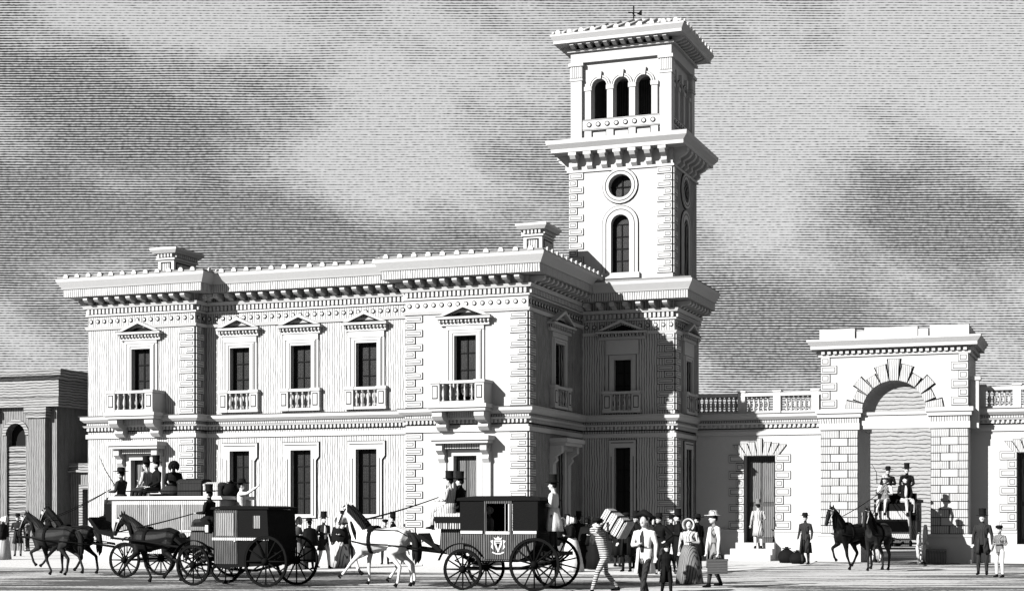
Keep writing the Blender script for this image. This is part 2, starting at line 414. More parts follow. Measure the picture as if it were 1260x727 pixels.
def window_upper(parent, X, Y, rz, wd, z0, z1, zp, rise, hw, balcony=False, jamb=0.17):
    """pedimented upper window: architrave (the part) with pediment, panes, pedestals and balusters under it"""
    mb = MB(); j = wd/2+jamb
    outline(mb, -j, j, z0, z1+jamb, -0.03)
    for s in (-1, 1):
        mb.box(min(s*wd/2, s*j), max(s*wd/2, s*j), -0.06, 0.0, z0, z1)
        mb.box(min(s*(wd/2+.05), s*(j-.03)), max(s*(wd/2+.05), s*(j-.03)), -0.085, -0.05, z0, z1+0.08)
        mb.box(s*(j+.07)-.035, s*(j+.07)+.035, -0.05, 0, z0, z1+jamb)
    mb.box(-j, j, -0.06, 0.0, z1, z1+jamb)
    mb.box(-j+.03, j-.03, -0.085, -0.05, z1+0.08, z1+jamb-.03)
    mb.box(-j-.1, j+.1, -0.07, 0, z1+jamb+0.012, zp-0.21)
    win = mb.build('window', [STONE, JOINT], parent, (X, Y, 0), rz)
    pediment(win, hw, zp, rise)
    panes(win, wd, z0+0.05, z1)
    # sill balustrade
    zb, zt = 5.12, 5.88
    out = 0.78 if balcony else 0.2
    px = 0.76 if balcony else j+0.04
    pw = 0.155
    pm = MB()
    outer = -out+0.04
    pm.box(-pw, pw, outer, 0, zb, zt-0.1).box(-pw-.03, pw+.03, outer-0.035, 0.0, zt-0.098, zt).box(-pw-.02, pw+.02, outer-0.02, 0, zb-0.002, zb+0.1)
    pm.box(-pw+.06, pw-.06, outer-0.012, outer, zb+.17, zt-.17, 1).box(-pw+.085, pw-.085, outer-0.016, outer-.01, zb+.2, zt-.2, 0)
    pme = pm.mesh('pedestal', [STONE, JOINT])
    for s in (-1, 1): put('pedestal', pme, win, (s*px, 0, 0))
    MB().box(-px+pw, px-pw, outer-0.02, outer+0.14, zt-0.11, zt-0.02).build('rail', STONE, win)
    MB().box(-px+pw, px-pw, outer, outer+0.13, zb, zb+0.09).build('rail', STONE, win)
    bme = baluster_mesh(zt-0.11-zb-0.09, 0.06)
    n = 5 if balcony else 4
    wdt = 2*(px-pw)
    for k in range(n):
        put('baluster', bme, win, (-wdt/2+wdt*(k+.5)/n, outer+0.065, zb+0.09))
    MB().box(-wdt/2, wdt/2, outer+0.16, outer+0.17, zb, zt-0.12).build('backing_panel', HQ, win) if not balcony else None
    if balcony:
        MB().box(-1.02, 1.02, -out-0.04, 0, 5.0, 5.118).box(-0.97, 0.97, -out+0.02, 0, 4.9, 4.998).build('balcony_slab', STONE, win)
        cons = MB().prism_x([(0, 4.28), (-0.2, 4.3), (-0.34, 4.42), (-0.3, 4.55), (-0.55, 4.62), (-0.68, 4.74), (-0.68, 4.895), (0, 4.895)], -0.17, 0.17).mesh('console', STONE)
        for s in (-1, 1): put('console', cons, win, (s*0.72, 0, 0))
        MB().box(-0.5, 0.5, -0.3, 0, 4.72, 4.895).build('apron', HQ, win)
    return win

def window_lower(parent, X, Y, rz, wd, z0, z1, ears=True):
    j = wd/2+0.19
    mb = MB()
    e = 0.11 if ears else 0
    def shape(g, y0, y1, m):
        pts = [(-j-g, z0-0.12-g), (j+g, z0-0.12-g), (j+g, z1-0.35), (j+e+g, z1-0.22), (j+e+g, z1+0.26+g), (-j-e-g, z1+0.26+g), (-j-e-g, z1-0.22), (-j-g, z1-0.35)]
        hole = [(-wd/2, z0), (wd/2, z0), (wd/2, z1-.35), (wd/2, z1-.22), (wd/2, z1), (-wd/2, z1), (-wd/2, z1-.22), (-wd/2, z1-.35)]
        n = 8
        for i in range(n):
            k = (i+1) % n
            mb.prism([pts[i], pts[k], hole[k], hole[i]], y0, y1, m)
    shape(0.022, -0.035, 0, 1); shape(0.0, -0.07, -0.003, 0)
    for i in (0,):
        g = -0.1
        mb.box(-j+.07, -j+.095, -0.078, -0.065, z0-.05, z1-.3, 1).box(j-.095, j-.07, -0.078, -0.065, z0-.05, z1-.3, 1).box(-j-e+.07, j+e-.07, -0.078, -0.065, z1+.16, z1+.185, 1)
    win = mb.build('window', [STONE, JOINT], parent, (X, Y, 0), rz)
    panes(win, wd, z0, z1)
    return win

def doorway(parent, X, Y, rz, wd, z0, z1, hw, zh):
    mb = MB(); j = wd/2+0.2
    outline(mb, -j, j, z0, z1+0.2, -0.03)
    for s in (-1, 1):
        mb.box(min(s*wd/2, s*j), max(s*wd/2, s*j), -0.07, 0, z0, z1)
        mb.box(min(s*(j+.03), s*(j+.3)), max(s*(j+.03), s*(j+.3)), -0.12, 0, z0, zh-0.5)
    mb.box(-j, j, -0.07, 0, z1, z1+0.2)
    sur = mb.build('door_surround', [STONE, JOINT], parent, (X, Y, 0), rz)
    MB().box(-hw, hw, -0.62, 0, zh-0.14, zh).box(-hw+.05, hw-.05, -0.55, 0, zh-.24, zh-.142).box(-hw+.12, hw-.12, -0.3, 0, zh-.4, zh-.242, 1).build('hood', [STONE, TRIM], sur)
    cons = MB().prism_x([(0, zh-0.86), (-0.12, zh-0.86), (-0.24, zh-0.72), (-0.2, zh-0.6), (-0.42, zh-0.46), (-0.42, zh-0.244), (0, zh-0.244)], -0.11, 0.11).mesh('console', STONE)
    for s in (-1, 1): put('console', cons, sur, (s*(j+0.165), 0, 0))
    d = MB().box(-wd/2, wd/2, 0.2, 0.26, z0, z1)
    for zz in ((z0+.15, z0+1.0), (z0+1.15, z1-.15)):
        for s in (-1, 1): d.box(s*wd/4-wd*.17, s*wd/4+wd*.17, 0.17, 0.2, *zz, 1)
    door = d.build('door', [WOODD, mat('door_panel', 0.09, hatch=.35, period=.07, ink=.01)], parent, (X, Y, 0), rz)
    MB().ell((wd/2-.09, 0.16, z0+1.05), .03, .03, .03).build('door_knob', PALE, door)
    n = 5
    st = sum([1 for _ in range(n)])
    for i in range(n):
        MB().box(-j-.25, j+.25, -0.3*(n-i)-.02, 0.0 if i == n-1 else -0.3*(n-1-i)-.02, 0, z0*(i+1)/n).build('step', STONE, parent, (X, Y-0.02 if rz == 0 else Y, 0), rz)
    return sur

def dentils(mb, plan, o0, o1, z0, z1, step, wdt, m=0):
    """little blocks along the right-hand side of a plan line"""
    for (x0, y0), (x1, y1) in zip(plan, plan[1:]):
        d = Vector((x1-x0, y1-y0)); L = d.length; d.normalize(); nn = Vector((d.y, -d.x))
        n = max(1, int(L/step))
        for k in range(n):
            c = Vector((x0, y0))+d*(L*(k+.5)/n)
            q = [c-d*wdt/2+nn*o0, c+d*wdt/2+nn*o0, c+d*wdt/2+nn*o1, c-d*wdt/2+nn*o1]
            mb.prism_z([(v.x, v.y) for v in q], z0, z1, m)
def along(plan, step, inset=0.0):
    for (x0, y0), (x1, y1) in zip(plan, plan[1:]):
        d = Vector((x1-x0, y1-y0)); L = d.length; d.normalize()
        if L < step*0.9: continue
        n = max(1, int((L-2*inset)/step)); rz = math.atan2(d.y, d.x)
        for k in range(n):
            c = Vector((x0, y0))+d*(inset+(L-2*inset)*(k+.5)/n)
            yield c, rz
def roundels(mb, plan, z, r, step, out=0.0):
    for c, rz in along(plan, step):
        d = Vector((math.cos(rz), math.sin(rz))); nn = Vector((d.y, -d.x))
        for rr, o, m in ((r*1.3, 0.022, 1), (r*0.85, 0.04, 0)):
            n = 10
            vs = []
            for q in (0.0, out+o):
                for k in range(n):
                    t = 2*PI*k/n; p = c+d*rr*math.cos(t)+nn*q; vs.append((p.x, p.y, z+rr*math.sin(t)))
            mb.add(vs, [tuple(range(n, 2*n)), tuple(range(n-1, -1, -1))]+[(k, (k+1) % n, n+(k+1) % n, n+k) for k in range(n)], m)
MODILLION = MB().prism_x([(0.0, 0), (-0.12, 0.0), (-0.2, 0.07), (-0.42, 0.09), (-0.5, 0.15), (-0.5, 0.24), (0, 0.24)], -0.085, 0.085).mesh('modillion', STONE)

def string_course(parent, plan, z0=4.25, z1=5.05, name='string_course', dstep=0.14):
    mb = MB()
    h = z1-z0
    mb.sweep([(0, z0+h*.02), (0.06, z0+h*.02), (0.06, z0+h*.2), (0, z0+h*.2)], plan)
    mb.sweep([(0, z0+h*.5), (0.1, z0+h*.5), (0.14, z0+h*.58), (0, z0+h*.58)], plan)
    mb.sweep([(0, z0+h*.70), (0.1, z0+h*.72), (0.2, z0+h*.84), (0.2, z0+h*.96), (0.26, z1), (0, z1+.02)], plan)
    mb.sweep([(0, z0+h*.60), (0.045, z0+h*.60), (0.045, z0+h*.69), (0, z0+h*.69)], plan, 1)
    o = mb.build(name, [STONE, TRIM], parent)
    d = MB(); dentils(d, plan, 0.0, 0.085, z0+h*.36, z0+h*.5, dstep, dstep*.5); d.sweep([(0, z0+h*.30), (0.012, z0+h*.30), (0.012, z0+h*.345), (0, z0+h*.345)], plan, 1)
    d.build('dentil_band', [STONE, JOINT], o, kind='stuff')
    return o
def main_cornice(parent, plan, zt, tiles=True, parts=None):
    """zt is the top of the eave fascia"""
    z = zt-9.82
    mb = MB()
    mb.sweep([(0, 8.08+z), (0.05, 8.08+z), (0.09, 8.18+z), (0, 8.18+z)], plan)
    mb.sweep([(0, 8.56+z), (0.06, 8.56+z), (0.06, 8.62+z), (0, 8.62+z)], plan)
    mb.sweep([(0, 8.82+z), (0.11, 8.82+z), (0.16, 8.93+z), (0, 8.93+z)], plan)
    mb.sweep([(0, 9.2+z), (0.6, 9.2+z), (0.6, 9.47+z), (0, 9.47+z)], plan, 1)
    mb.sweep([(0, 9.472+z), (0.63, 9.472+z), (0.66, 9.53+z), (0.78, 9.72+z), (0.8, 9.82+z), (0, 9.82+z)], plan)
    mb.sweep([(0.5, 9.822+z), (0.77, 9.822+z), (0.74, 9.9+z), (0.5, 9.93+z)], plan, 2)
    o = mb.build('cornice', [STONE, TRIM, TILE], parent)
    d = MB(); dentils(d, plan, 0.0, 0.1, 8.64+z, 8.8+z, 0.15, 0.085); d.build('dentil_band', STONE, o, kind='stuff')
    r = MB(); roundels(r, plan, 8.38+z, 0.06, 0.27); r.build('roundel_band', [STONE, JOINT], o, kind='stuff')
    for c, rz in along(plan, 0.42):
        put('modillion', MODILLION, o, (c.x, c.y, 8.94+z), rz)
    if tiles:
        for c, rz in along(plan, 0.46, -0.6):
            nn = Vector((math.sin(rz), -math.cos(rz)))
            put('roof_tile', TILE_END, o, (c.x+nn.x*.8, c.y+nn.y*.8, 9.87+z), rz)
    return o
TILE_END = MB().prism([(-.095, -.03), (.095, -.03), (.085, .05), (.04, .105), (-.04, .105), (-.085, .05)], 0.0, 0.05, 1).prism([(-.07, -.03), (.07, -.03), (.06, .04), (.03, .08), (-.03, .08), (-.06, .04)], 0.05, 0.7).mesh('roof_tile', [TILE, TILEL])

# ------------------------------------------------------------------ station building
XL, XL2, XP, S, MY = -16.5, -12.15, -4.25, 5.6, 0.7
st = thing('station_building', 'two-storey white Italianate station house with pedimented windows, balconies and tiled eaves', 'building')
WX = (-10.79, -8.43, -5.98); CP, CL = -2.14, -14.3
def rects(cs, wd, z0, z1): return [('rect', c-wd/2, c+wd/2, z0, z1) for c in cs]
DZ = 0.85
wall(st, (0, 0, 0), 0, XP, 0, 0, 9.2, rects([CP], .76, 5.12, 7.36)+rects([CP], .8, DZ, 3.5), STONE)
wall(st, (0, 0, 0), 0, XL, XL2, 0, 9.2, rects([CL], .76, 5.12, 7.36)+rects([CL], .8, DZ, 3.5), RIB)
wall(st, (0, MY, 0), 0, XL2+.0, XP, 0, 9.2, rects(WX, .77, 5.12, 7.34)+rects(WX, .77, 1.62, 3.79), RIB)
wall(st, (0, 0, 0), R(90), 0.35, S, 0, 9.2, rects([3.0], 1.0, 5.12, 7.3)+rects([3.0], .9, DZ, 3.75), RIB_SHADE)
wall(st, (XL2, 0, 0), R(90), 0.35, MY+.3, 0, 9.2, [], RIB_SHADE)
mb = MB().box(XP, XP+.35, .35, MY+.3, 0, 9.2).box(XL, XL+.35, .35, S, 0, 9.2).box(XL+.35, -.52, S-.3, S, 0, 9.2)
mb.build('wall', RIB_SHADE, st)
MB().box(XL+.3, -.36, .4+MY, S-.32, 4.5, 4.7).build('floor_slab', DARKST, st)
plan = [(XL, S), (XL, 0), (XL2, 0), (XL2, MY), (XP, MY), (XP, 0), (0, 0), (0, S-.02)]
string_course(st, plan)
main_cornice(st, plan, 9.82)
MB().sweep([(0, 0), (0.12, 0), (0.12, .62), (0.07, .7), (0, .7)], plan).build('plinth', STONE, st)
rf = MB()
def hip(mb, x0, x1, y0, y1, z, rise):
    h = min((y1-y0), (x1-x0))/2
    if x1-x0 >= y1-y0: a, b = (x0+h, (y0+y1)/2, z+rise), (x1-h, (y0+y1)/2, z+rise)
    else: a, b = ((x0+x1)/2, y0+h, z+rise), ((x0+x1)/2, y1-h, z+rise)
    vs = [(x0,y0,z),(x1,y0,z),(x1,y1,z),(x0,y1,z),a,b]
    if x1-x0 >= y1-y0: fs = [(0,1,5,4),(1,2,5),(2,3,4,5),(3,0,4),(0,3,2,1)]
    else: fs = [(0,1,4),(1,2,5,4),(2,3,5),(3,0,4,5),(0,3,2,1)]
    mb.add(vs, fs)
hip(rf, XL-.7, XL2+.7, -.7, S, 9.86, .42); hip(rf, XL2-1.5, XP+1.5, MY-.7, S, 9.85, .4); hip(rf, XP-.7, .7, -.7, S-.05, 9.87, .42)
roof = rf.build('roof', TILE, st)
def chimney(px0, px1, pyt, Y, depth):
    p0 = at_Y(px0, pyt, Y); p1 = at_Y(px1, pyt, Y); zt = p0.z
    x0, x1 = p0.x, p1.x
    mb = MB().box(x0, x1, Y, Y+depth, 9.9, zt-.3)
    for (a, b) in ((x0+.12, x1-.12),):
        mb.box(a, b, Y-.012, Y, 10.25, zt-.5, 2).box(a+.05, b-.05, Y-.02, Y-.01, 10.3, zt-.55, 1)
    mb.box(x1, x1+.012, Y+.15, Y+depth-.15, 10.25, zt-.5, 2).box(x1+.01, x1+.02, Y+.2, Y+depth-.2, 10.3, zt-.55, 1)
    c = mb.build('chimney', [STONE, TRIM, JOINT], st)
    pl = [(x0+.2, Y+depth), (x0, Y+depth), (x0, Y), (x1, Y), (x1, Y+depth), (x0+.2, Y+depth)]
    cm = MB().sweep([(0, zt-.42), (.06, zt-.42), (.06, zt-.36), (0, zt-.36)], pl).sweep([(0, zt-.2), (.13, zt-.2), (.22, zt-.08), (.22, zt), (0, zt)], pl).box(x0, x1, Y, Y+depth, zt-.3, zt-.02)
    dentils(cm, pl, 0, .09, zt-.33, zt-.21, .13, .07)
    cm.build('chimney_cap', STONE, c)
chimney(194.5, 214, 306, 2.0, 1.5)
chimney(644, 667, 276, 3.1, 1.2)
for x in WX:
    window_upper(st, x, MY, 0, .77, 5.12, 7.34, 7.93, .4, .82)
    window_lower(st, x, MY, 0, .77, 1.62, 3.79)
window_upper(st, CP, 0, 0, .76, 5.12, 7.36, 7.88, .42, .93, balcony=True)
window_upper(st, CL, 0, 0, .76, 5.12, 7.36, 7.86, .42, .88, balcony=True)
window_upper(st, 0, 3.0, R(90), 1.0, 5.12, 7.3, 7.86, .5, 1.15)
doorway(st, CP, 0, 0, .8, DZ, 3.5, 1.02, 4.12)
doorway(st, CL, 0, 0, .8, DZ, 3.5, 1.02, 4.12)
doorway(st, 0, 3.0, R(90), .9, DZ, 3.75, .95, 4.12)
for z0, z1 in ((.72, 4.24), (5.07, 8.06)):
    quoins(st, (0, 0), 0, -1, z0, z1); quoins(st, (0, 0), R(90), 1, z0, z1, start=1)
    quoins(st, (XP, 0), 0, 1, z0, z1)
    quoins(st, (XL2, 0), 0, -1, z0, z1); quoins(st, (XL2, 0), R(90), 1, z0, z1, long=.5, short=.3, start=1)

# ------------------------------------------------------------------ tower
tw = thing('bell_tower', 'tall square white campanile with open three-arched belvedere and low tiled cap', 'tower', (0, S, 0))
T0, T1, TD = -0.5, 3.24, 3.4
TC = 1.38
wall(tw, (0, 0, 0), 0, 0.0, T1+.08, 0, 9.1, rects([1.46], .62, 5.12, 6.96)+rects([1.46], .58, .9, 3.92), RIB)  # hatch on this front stands in for the pavilion's shadow
wall(tw, (T1+.08, 0, 0), R(90), 0.35, TD, 0, 9.1, rects([1.75], .8, 5.12, 7.0)+rects([1.75], .8, 1.2, 3.9), RIB_SHADE)
MB().box(T0, T0+.3, .02, TD, 0, 9.1).box(T0+.3, T1-.3, TD-.3, TD, 0, 9.1).build('wall', RIB_SHADE, tw)
wl = [(0.02, 0), (T1+.08, 0), (T1+.08, TD)]
string_course(tw, wl); main_cornice(tw, wl, 9.56, tiles=False)
MB().sweep([(0, 0), (0.12, 0), (0.12, .62), (0.07, .7), (0, .7)], wl).build('plinth', STONE, tw)
window_upper(tw, 1.46, 0, 0, .62, 5.12, 6.96, 7.86, .42, .92)
window_lower(tw, 1.46, 0, 0, .58, .9, 3.92, ears=False)
window_upper(tw, T1+.08, 1.75, R(90), .8, 5.12, 7.0, 7.86, .42, .95)
window_lower(tw, T1+.08, 1.75, R(90), .8, 1.2, 3.9, ears=False)
MB().box(T0, T1+.08, .4, TD-.35, 9.1, 9.6).build('floor_slab', STONE, tw)
# shaft
lower_stage = set(tw.children)
AW = .33
wall(tw, (0, 0, 0), 0, T0, T1, 9.565, 14.3, [('arch', TC-AW, TC+AW, 10.0, 12.06), ('round', TC-.42, TC+.42, 12.66, 13.5)], STONE)
wall(tw, (T1, 0, 0), R(90), 0.35, TD, 9.565, 14.3, [('arch', 1.7-AW, 1.7+AW, 10.0, 12.06), ('round', 1.7-.42, 1.7+.42, 12.66, 13.5)], RIB_SHADE)
MB().box(T0, T0+.35, .35, TD, 9.565, 14.3).box(T0+.35, T1-.35, TD-.35, TD, 9.565, 14.3).build('wall', RIB_SHADE, tw)
for (x, y, rz) in ((TC, 0, 0), (T1, 1.7, R(90))):
    mb = MB(); zs = 12.06-AW
    for r0, r1, y1, m in ((AW, .66, -.03, 1), (AW+.0, .635, -.06, 0), (.5, .525, -.068, 1)):
        mb.ring(0, zs, r0, r1, 0, PI, y1, 0.0, 14, m)
        for s in (-1, 1): mb.box(min(s*r0, s*r1), max(s*r0, s*r1), y1, 0, 9.98, zs, m)
    mb.box(-.7, .7, -.12, 0, 9.78, 9.975)
    wn = mb.build('window', [STONE, JOINT], tw, (x, y, 0), rz); panes(wn, 2*AW, 10.0, zs+.0, nr=4)
    g = MB().prism([(AW*math.cos(PI*k/12), zs+AW*math.sin(PI*k/12)) for k in range(13)], .2, .22).build('fanlight', GLASS, wn)
    mb = MB()
    for r0, r1, y1, m in ((.42, .65, -.03, 1), (.42, .625, -.07, 0), (.52, .545, -.078, 1)): mb.ring(0, 13.08, r0, r1, 0, 2*PI, y1, 0, 24, m)
    wn = mb.build('round_window', [STONE, JOINT], tw, (x, y, 0), rz)
    MB().prism([(.43*math.cos(PI*k/10), 13.08+.43*math.sin(PI*k/10)) for k in range(20)], .26, .28).build('pane', GLASS, wn)
    MB().box(-.42, .42, .22, .25, 13.06, 13.1).box(-.02, .02, .22, .25, 12.66, 13.5).build('glazing_bars', BAR, wn)
for side, x in ((1, T0), (-1, T1)): quoins(tw, (x, 0), 0, side, 9.9, 13.65, row=.25, long=.55, short=.32)
quoins(tw, (T1, 0), R(90), 1, 9.9, 13.65, row=.25, long=.55, short=.32, start=1)
for z0, z1 in ((.72, 4.24), (5.07, 7.8)):
    quoins(tw, (T1+.08, 0), 0, -1, z0, z1); quoins(tw, (T1+.08, 0), R(90), 1, z0, z1, start=1)
loop = [(TC, TD), (T0, TD), (T0, 0), (T1, 0), (T1, TD), (TC, TD)]
mb = MB().sweep([(0, 13.66), (.06, 13.66), (.06, 13.74), (0, 13.74)], loop)
mb.sweep([(0, 14.32), (.5, 14.32), (.5, 14.44), (.64, 14.6), (.66, 14.74), (0, 14.74)], loop)
mc = mb.build('bracket_cornice', STONE, tw)
BRK = MB().prism_x([(0, 13.75), (-.08, 13.75), (-.2, 13.85), (-.18, 13.98), (-.38, 14.08), (-.46, 14.18), (-.46, 14.32), (0, 14.32)], -.1, .1).box(-.14, .14, -.48, 0, 14.2, 14.318).mesh('bracket', STONE)
for c, rz in along(loop[1:5], .5): put('bracket', BRK, mc, (c.x, c.y, 0), rz)
MB().box(T0+.01, T1-.01, .01, TD-.01, 14.3, 14.76).build('floor_slab', STONE, tw)
# belvedere
B0, B1, BY0, BY1 = T0+.05, T1-.06, .05, TD-.05
for (x, y) in ((B0, BY0), (B1-.4, BY0), (B1-.4, BY1-.4), (B0, BY1-.4)):
    p = MB().box(x, x+.4, y, y+.4, 14.745, 17.05).build('pilaster', STONE, tw)
    cm = MB().box(x-.03, x+.43, y-.03, y+.43, 16.98, 17.06).box(x-.02, x+.42, y-.02, y+.42, 17.08, 17.5).box(x-.07, x+.47, y-.07, y+.47, 17.5, 17.62)
    for k in range(5): cm.box(x+.02+k*.08, x+.06+k*.08, y-.04, y, 17.1, 17.48)
    cm.build('capital', STONE, p)
MB().box(B0, B1, BY0, BY1, 17.625, 18.0).build('entablature', STONE, tw)
for (x, y, rz, L, solid) in ((B0, BY0, 0, B1-B0, False), (B1, BY0, R(90), BY1-BY0, False)):
    c = L/2; sp = .8 if rz == 0 else .74; hw = .27 if rz == 0 else .23
    cs = (c-sp, c, c+sp)
    wall(tw, (x, y+.14, 0) if rz == 0 else (x-.14, y, 0), rz, .4, L-.4, 14.745, 17.62, [('arch', q-hw, q+hw, 15.58, 16.75+hw) for q in cs], STONE, th=.3)
    loc = Vector((x, y+.14, 0)) if rz == 0 else Vector((x-.14, y, 0))
    for q in cs:
        a = MB().ring(q, 16.75, hw, hw+.14, 0, PI, -.03, 0, 10, 1).ring(q, 16.75, hw, hw+.125, 0, PI, -.055, 0, 10).ring(q, 16.75, hw+.05, hw+.07, 0, PI, -.06, 0, 10, 1)
        ar = a.build('arch_moulding', [STONE, JOINT], tw, loc, rz)
        MB().prism([(q-.07, 16.75+hw-.02), (q+.07, 16.75+hw-.02), (q+.1, 17.28), (q-.1, 17.28)], -.11, 0).build('keystone', STONE, ar)
        pb = MB().box(q-hw+.02, q+hw-.02, -.02, 0, 14.8, 15.12, 1).box(q-hw+.04, q+hw-.04, -.03, -.01, 14.82, 15.1)
        pb.build('dado_panel', [STONE, JOINT], ar)
    for q in (c-1.5*sp, c-sp/2, c+sp/2, c+1.5*sp):
        cw = (sp/2-hw)*.82
        col = MB().box(q-cw, q+cw, -.09, 0, 15.58, 16.6).build('column', STONE, tw, loc, rz)
        MB().box(q-cw-.03, q+cw+.03, -.12, 0, 16.6, 16.75).build('capital', STONE, col)
        MB().box(q-cw-.02, q+cw+.02, -.1, 0, 14.76, 15.15).build('column_base', STONE, col)
    bd = MB().box(.42, L-.42, -.1, 0, 15.18, 15.56)
    bd.box(.42, L-.42, -.104, -.1, 15.2, 15.216, 1).box(.42, L-.42, -.104, -.1, 15.525, 15.541, 1)
    rr = MB(); 
    for k in range(8): roundels(bd, [(.5+(L-1)*k/8, -.1), (.5+(L-1)*(k+1)/8, -.1)], 15.37, .07, .2)
    bd.build('parapet_band', [STONE, JOINT], tw, loc, rz)
MB().box(B0+.1, B0+.4, BY0+.4, BY1-.4, 14.745, 17.62).box(B0+.4, B1-.4, BY1-.4, BY1-.1, 14.745, 17.62).build('wall', DARKST, tw)
bl = [(TC, BY1), (B0, BY1), (B0, BY0), (B1, BY0), (B1, BY1), (TC, BY1)]
mb = MB().sweep([(0, 18.0), (.1, 18.0), (.1, 18.08), (0, 18.08)], bl).sweep([(0, 18.24), (.48, 18.24), (.48, 18.34), (.58, 18.5), (.58, 18.56), (0, 18.56)], bl)
ev = mb.build('cornice', STONE, tw)
MOD2 = MB().prism_x([(0, 0), (-.25, .03), (-.4, .09), (-.4, .15), (0, .15)], -.07, .07).mesh('modillion', STONE)
for c, rz in along(bl[1:5], .3): put('modillion', MOD2, ev, (c.x, c.y, 18.085), rz)
for c, rz in along(bl[1:5], .4, -.5):
    nn = Vector((math.sin(rz), -math.cos(rz))); put('roof_tile', TILE_END, ev, (c.x+nn.x*.58, c.y+nn.y*.58, 18.6), rz)
cx, cy = (B0+B1)/2, (BY0+BY1)/2
rf = MB(); e = .56
rf.add([(B0-e, BY0-e, 18.565), (B1+e, BY0-e, 18.565), (B1+e, BY1+e, 18.565), (B0-e, BY1+e, 18.565), (cx, cy, 19.45)], [(0,1,4),(1,2,4),(2,3,4),(3,0,4),(0,3,2,1)])
roof = rf.build('roof', TILE, tw)
mb = MB()
for fx in range(-6, 7):
    x0 = cx+fx*.38; d = abs(fx)*.38; hx = (B1-B0)/2+e; hy = (BY1-BY0)/2+e
    if d < hx: 
        t = 1-d/hx; mb.tube([(x0, cy-hy, 18.6), (x0, cy-hy*(1-t)-.0, 18.6+.88*t)], .06, 6)
        mb.tube([(x0, cy+hy, 18.6), (x0, cy+hy*(1-t), 18.6+.88*t)], .06, 6)
    if d < hy:
        y0 = cy+fx*.38; t = 1-d/hy; mb.tube([(cx+hx, y0, 18.6), (cx+hx*(1-t), y0, 18.6+.88*t)], .06, 6)
mb.build('roof_ridges', TILEL, roof, kind='stuff')
MB().tube([(cx, cy, 19.35), (cx, cy, 20.0)], .025, 6).tube([(cx-.2, cy, 19.8), (cx+.25, cy, 19.72)], .02, 5).tube([(cx, cy-.2, 19.7), (cx, cy+.2, 19.7)], .02, 5).prism([(cx+.12, 19.7), (cx+.3, 19.62), (cx+.3, 19.84)], cy-.01, cy+.01).build('weathervane', IRON, tw)

for o in set(tw.children)-lower_stage:            # upper stages are a touch lower than first drawn
    o.scale.z *= .972; o.location.z = 9.56*(1-.972)+.972*o.location.z

# ------------------------------------------------------------------ yard walls with balustrade
YW = 8.5
def yard_wall(x0, x1, door, posts, label):
    w_ = thing('yard_wall', label, 'wall', (0, YW, 0))
    hs = [('rect', door[0], door[1], .62, 3.68)] if door else []
    wall(w_, (0, 0, 0), 0, x0, x1, 0, 4.5, hs, STONE, th=.5)
    pl = [(x0, 0), (x1, 0)]
    string_course(w_, pl, 4.4, 5.18, 'cornice', .16)
    MB().box(x0, x1, 0, .5, 4.5, 5.19).build('parapet', STONE, w_)
    MB().box(x0, door[0]-.0, -.1, 0, 0, 1.0).box(x0, door[0], -.13, 0, 1.0, 1.08).build('plinth', STONE, w_) if door[0] > x0 else None
    if door[1] < x1: MB().box(door[1], x1, -.1, 0, 0, 1.0).box(door[1], x1, -.13, 0, 1.0, 1.08).build('plinth', STONE, w_)
    MB().box(x0, x1, .08, .36, 5.2, 5.27).build('bottom_rail', STONE, w_)
    MB().box(x0, x1, .04, .4, 5.8, 5.92).build('top_rail', STONE, w_)
    for p in posts: MB().box(p-.13, p+.13, .03, .41, 5.195, 5.95).box(p-.16, p+.16, 0, .44, 5.95, 6.0).build('post', STONE, w_)
    bme = baluster_mesh(.53, .075)
    n = int((x1-x0)/.165)
    for k in range(n):
        x = x0+(k+.5)*(x1-x0)/n
        if all(abs(x-p) > .2 for p in posts): put('baluster', bme, w_, (x, .22, 5.27))
    # doorway with rusticated stones
    a, b = door; cx = (a+b)/2
    for side, x in ((-1, a), (1, b)):
        n = 9
        for k in range(n):
            L = .56 if k % 2 == 0 else .3
            if x+side*L > x1 or x+side*L < x0: continue
            put('quoin_stone', quoin_mesh(L, .294, side), w_, (x, 0, 1.09+k*.294))
    for k in range(-3, 4):
        t = .19; sl = .09*k
        h = 4.3 if k == 0 else 4.22-.05*abs(k)
        z0 = 3.7
        q0, q1 = cx+(k-.5)*t, cx+(k+.5)*t
        MB().prism([(q0+.008, z0), (q1-.008, z0), (q1-.008+sl*.9+.05*(k > 0), h), (q0+.008+sl*.9-.05*(k < 0), h)], -.09 if k == 0 else -.06, 0).prism([(q0-.008, z0), (q1+.008, z0), (q1+.012+sl*.9+.05*(k > 0), h+.015), (q0-.012+sl*.9-.05*(k < 0), h+.015)], -.02, 0, 1).build('voussoir', [HQ, JOINT], w_)
    d = MB().box(a, b, .42, .48, .62, 3.68)
    for zz in ((.8, 1.9), (2.05, 3.5)): d.box(a+.12, cx-.05, .39, .42, *zz, 1).box(cx+.05, b-.12, .39, .42, *zz, 1)
    d.build('door', [WOODD, mat('door_panel', .09)], w_)
    for i in range(3):
        MB().box(a-.22-.12*(2-i), b+.05, -.34*(3-i)-.1, -.34*(2-i)-.1 if i < 2 else 0.3, 0 if i == 0 else .0, .62*(i+1)/3).build('step', STONE, w_)
    return w_
G0, G1 = 7.97, 12.87
yard_wall(T1+.1, G0, (5.1, 6.2), (4.98, 6.25, 7.6), 'white balustraded wall with rusticated doorway between tower and archway')
yard_wall(G1, 22.0, (14.36, 15.46), (13.2, 14.35, 15.7, 17.0, 19.0, 21.0), 'white balustraded wall with doorway on the far side of the archway')

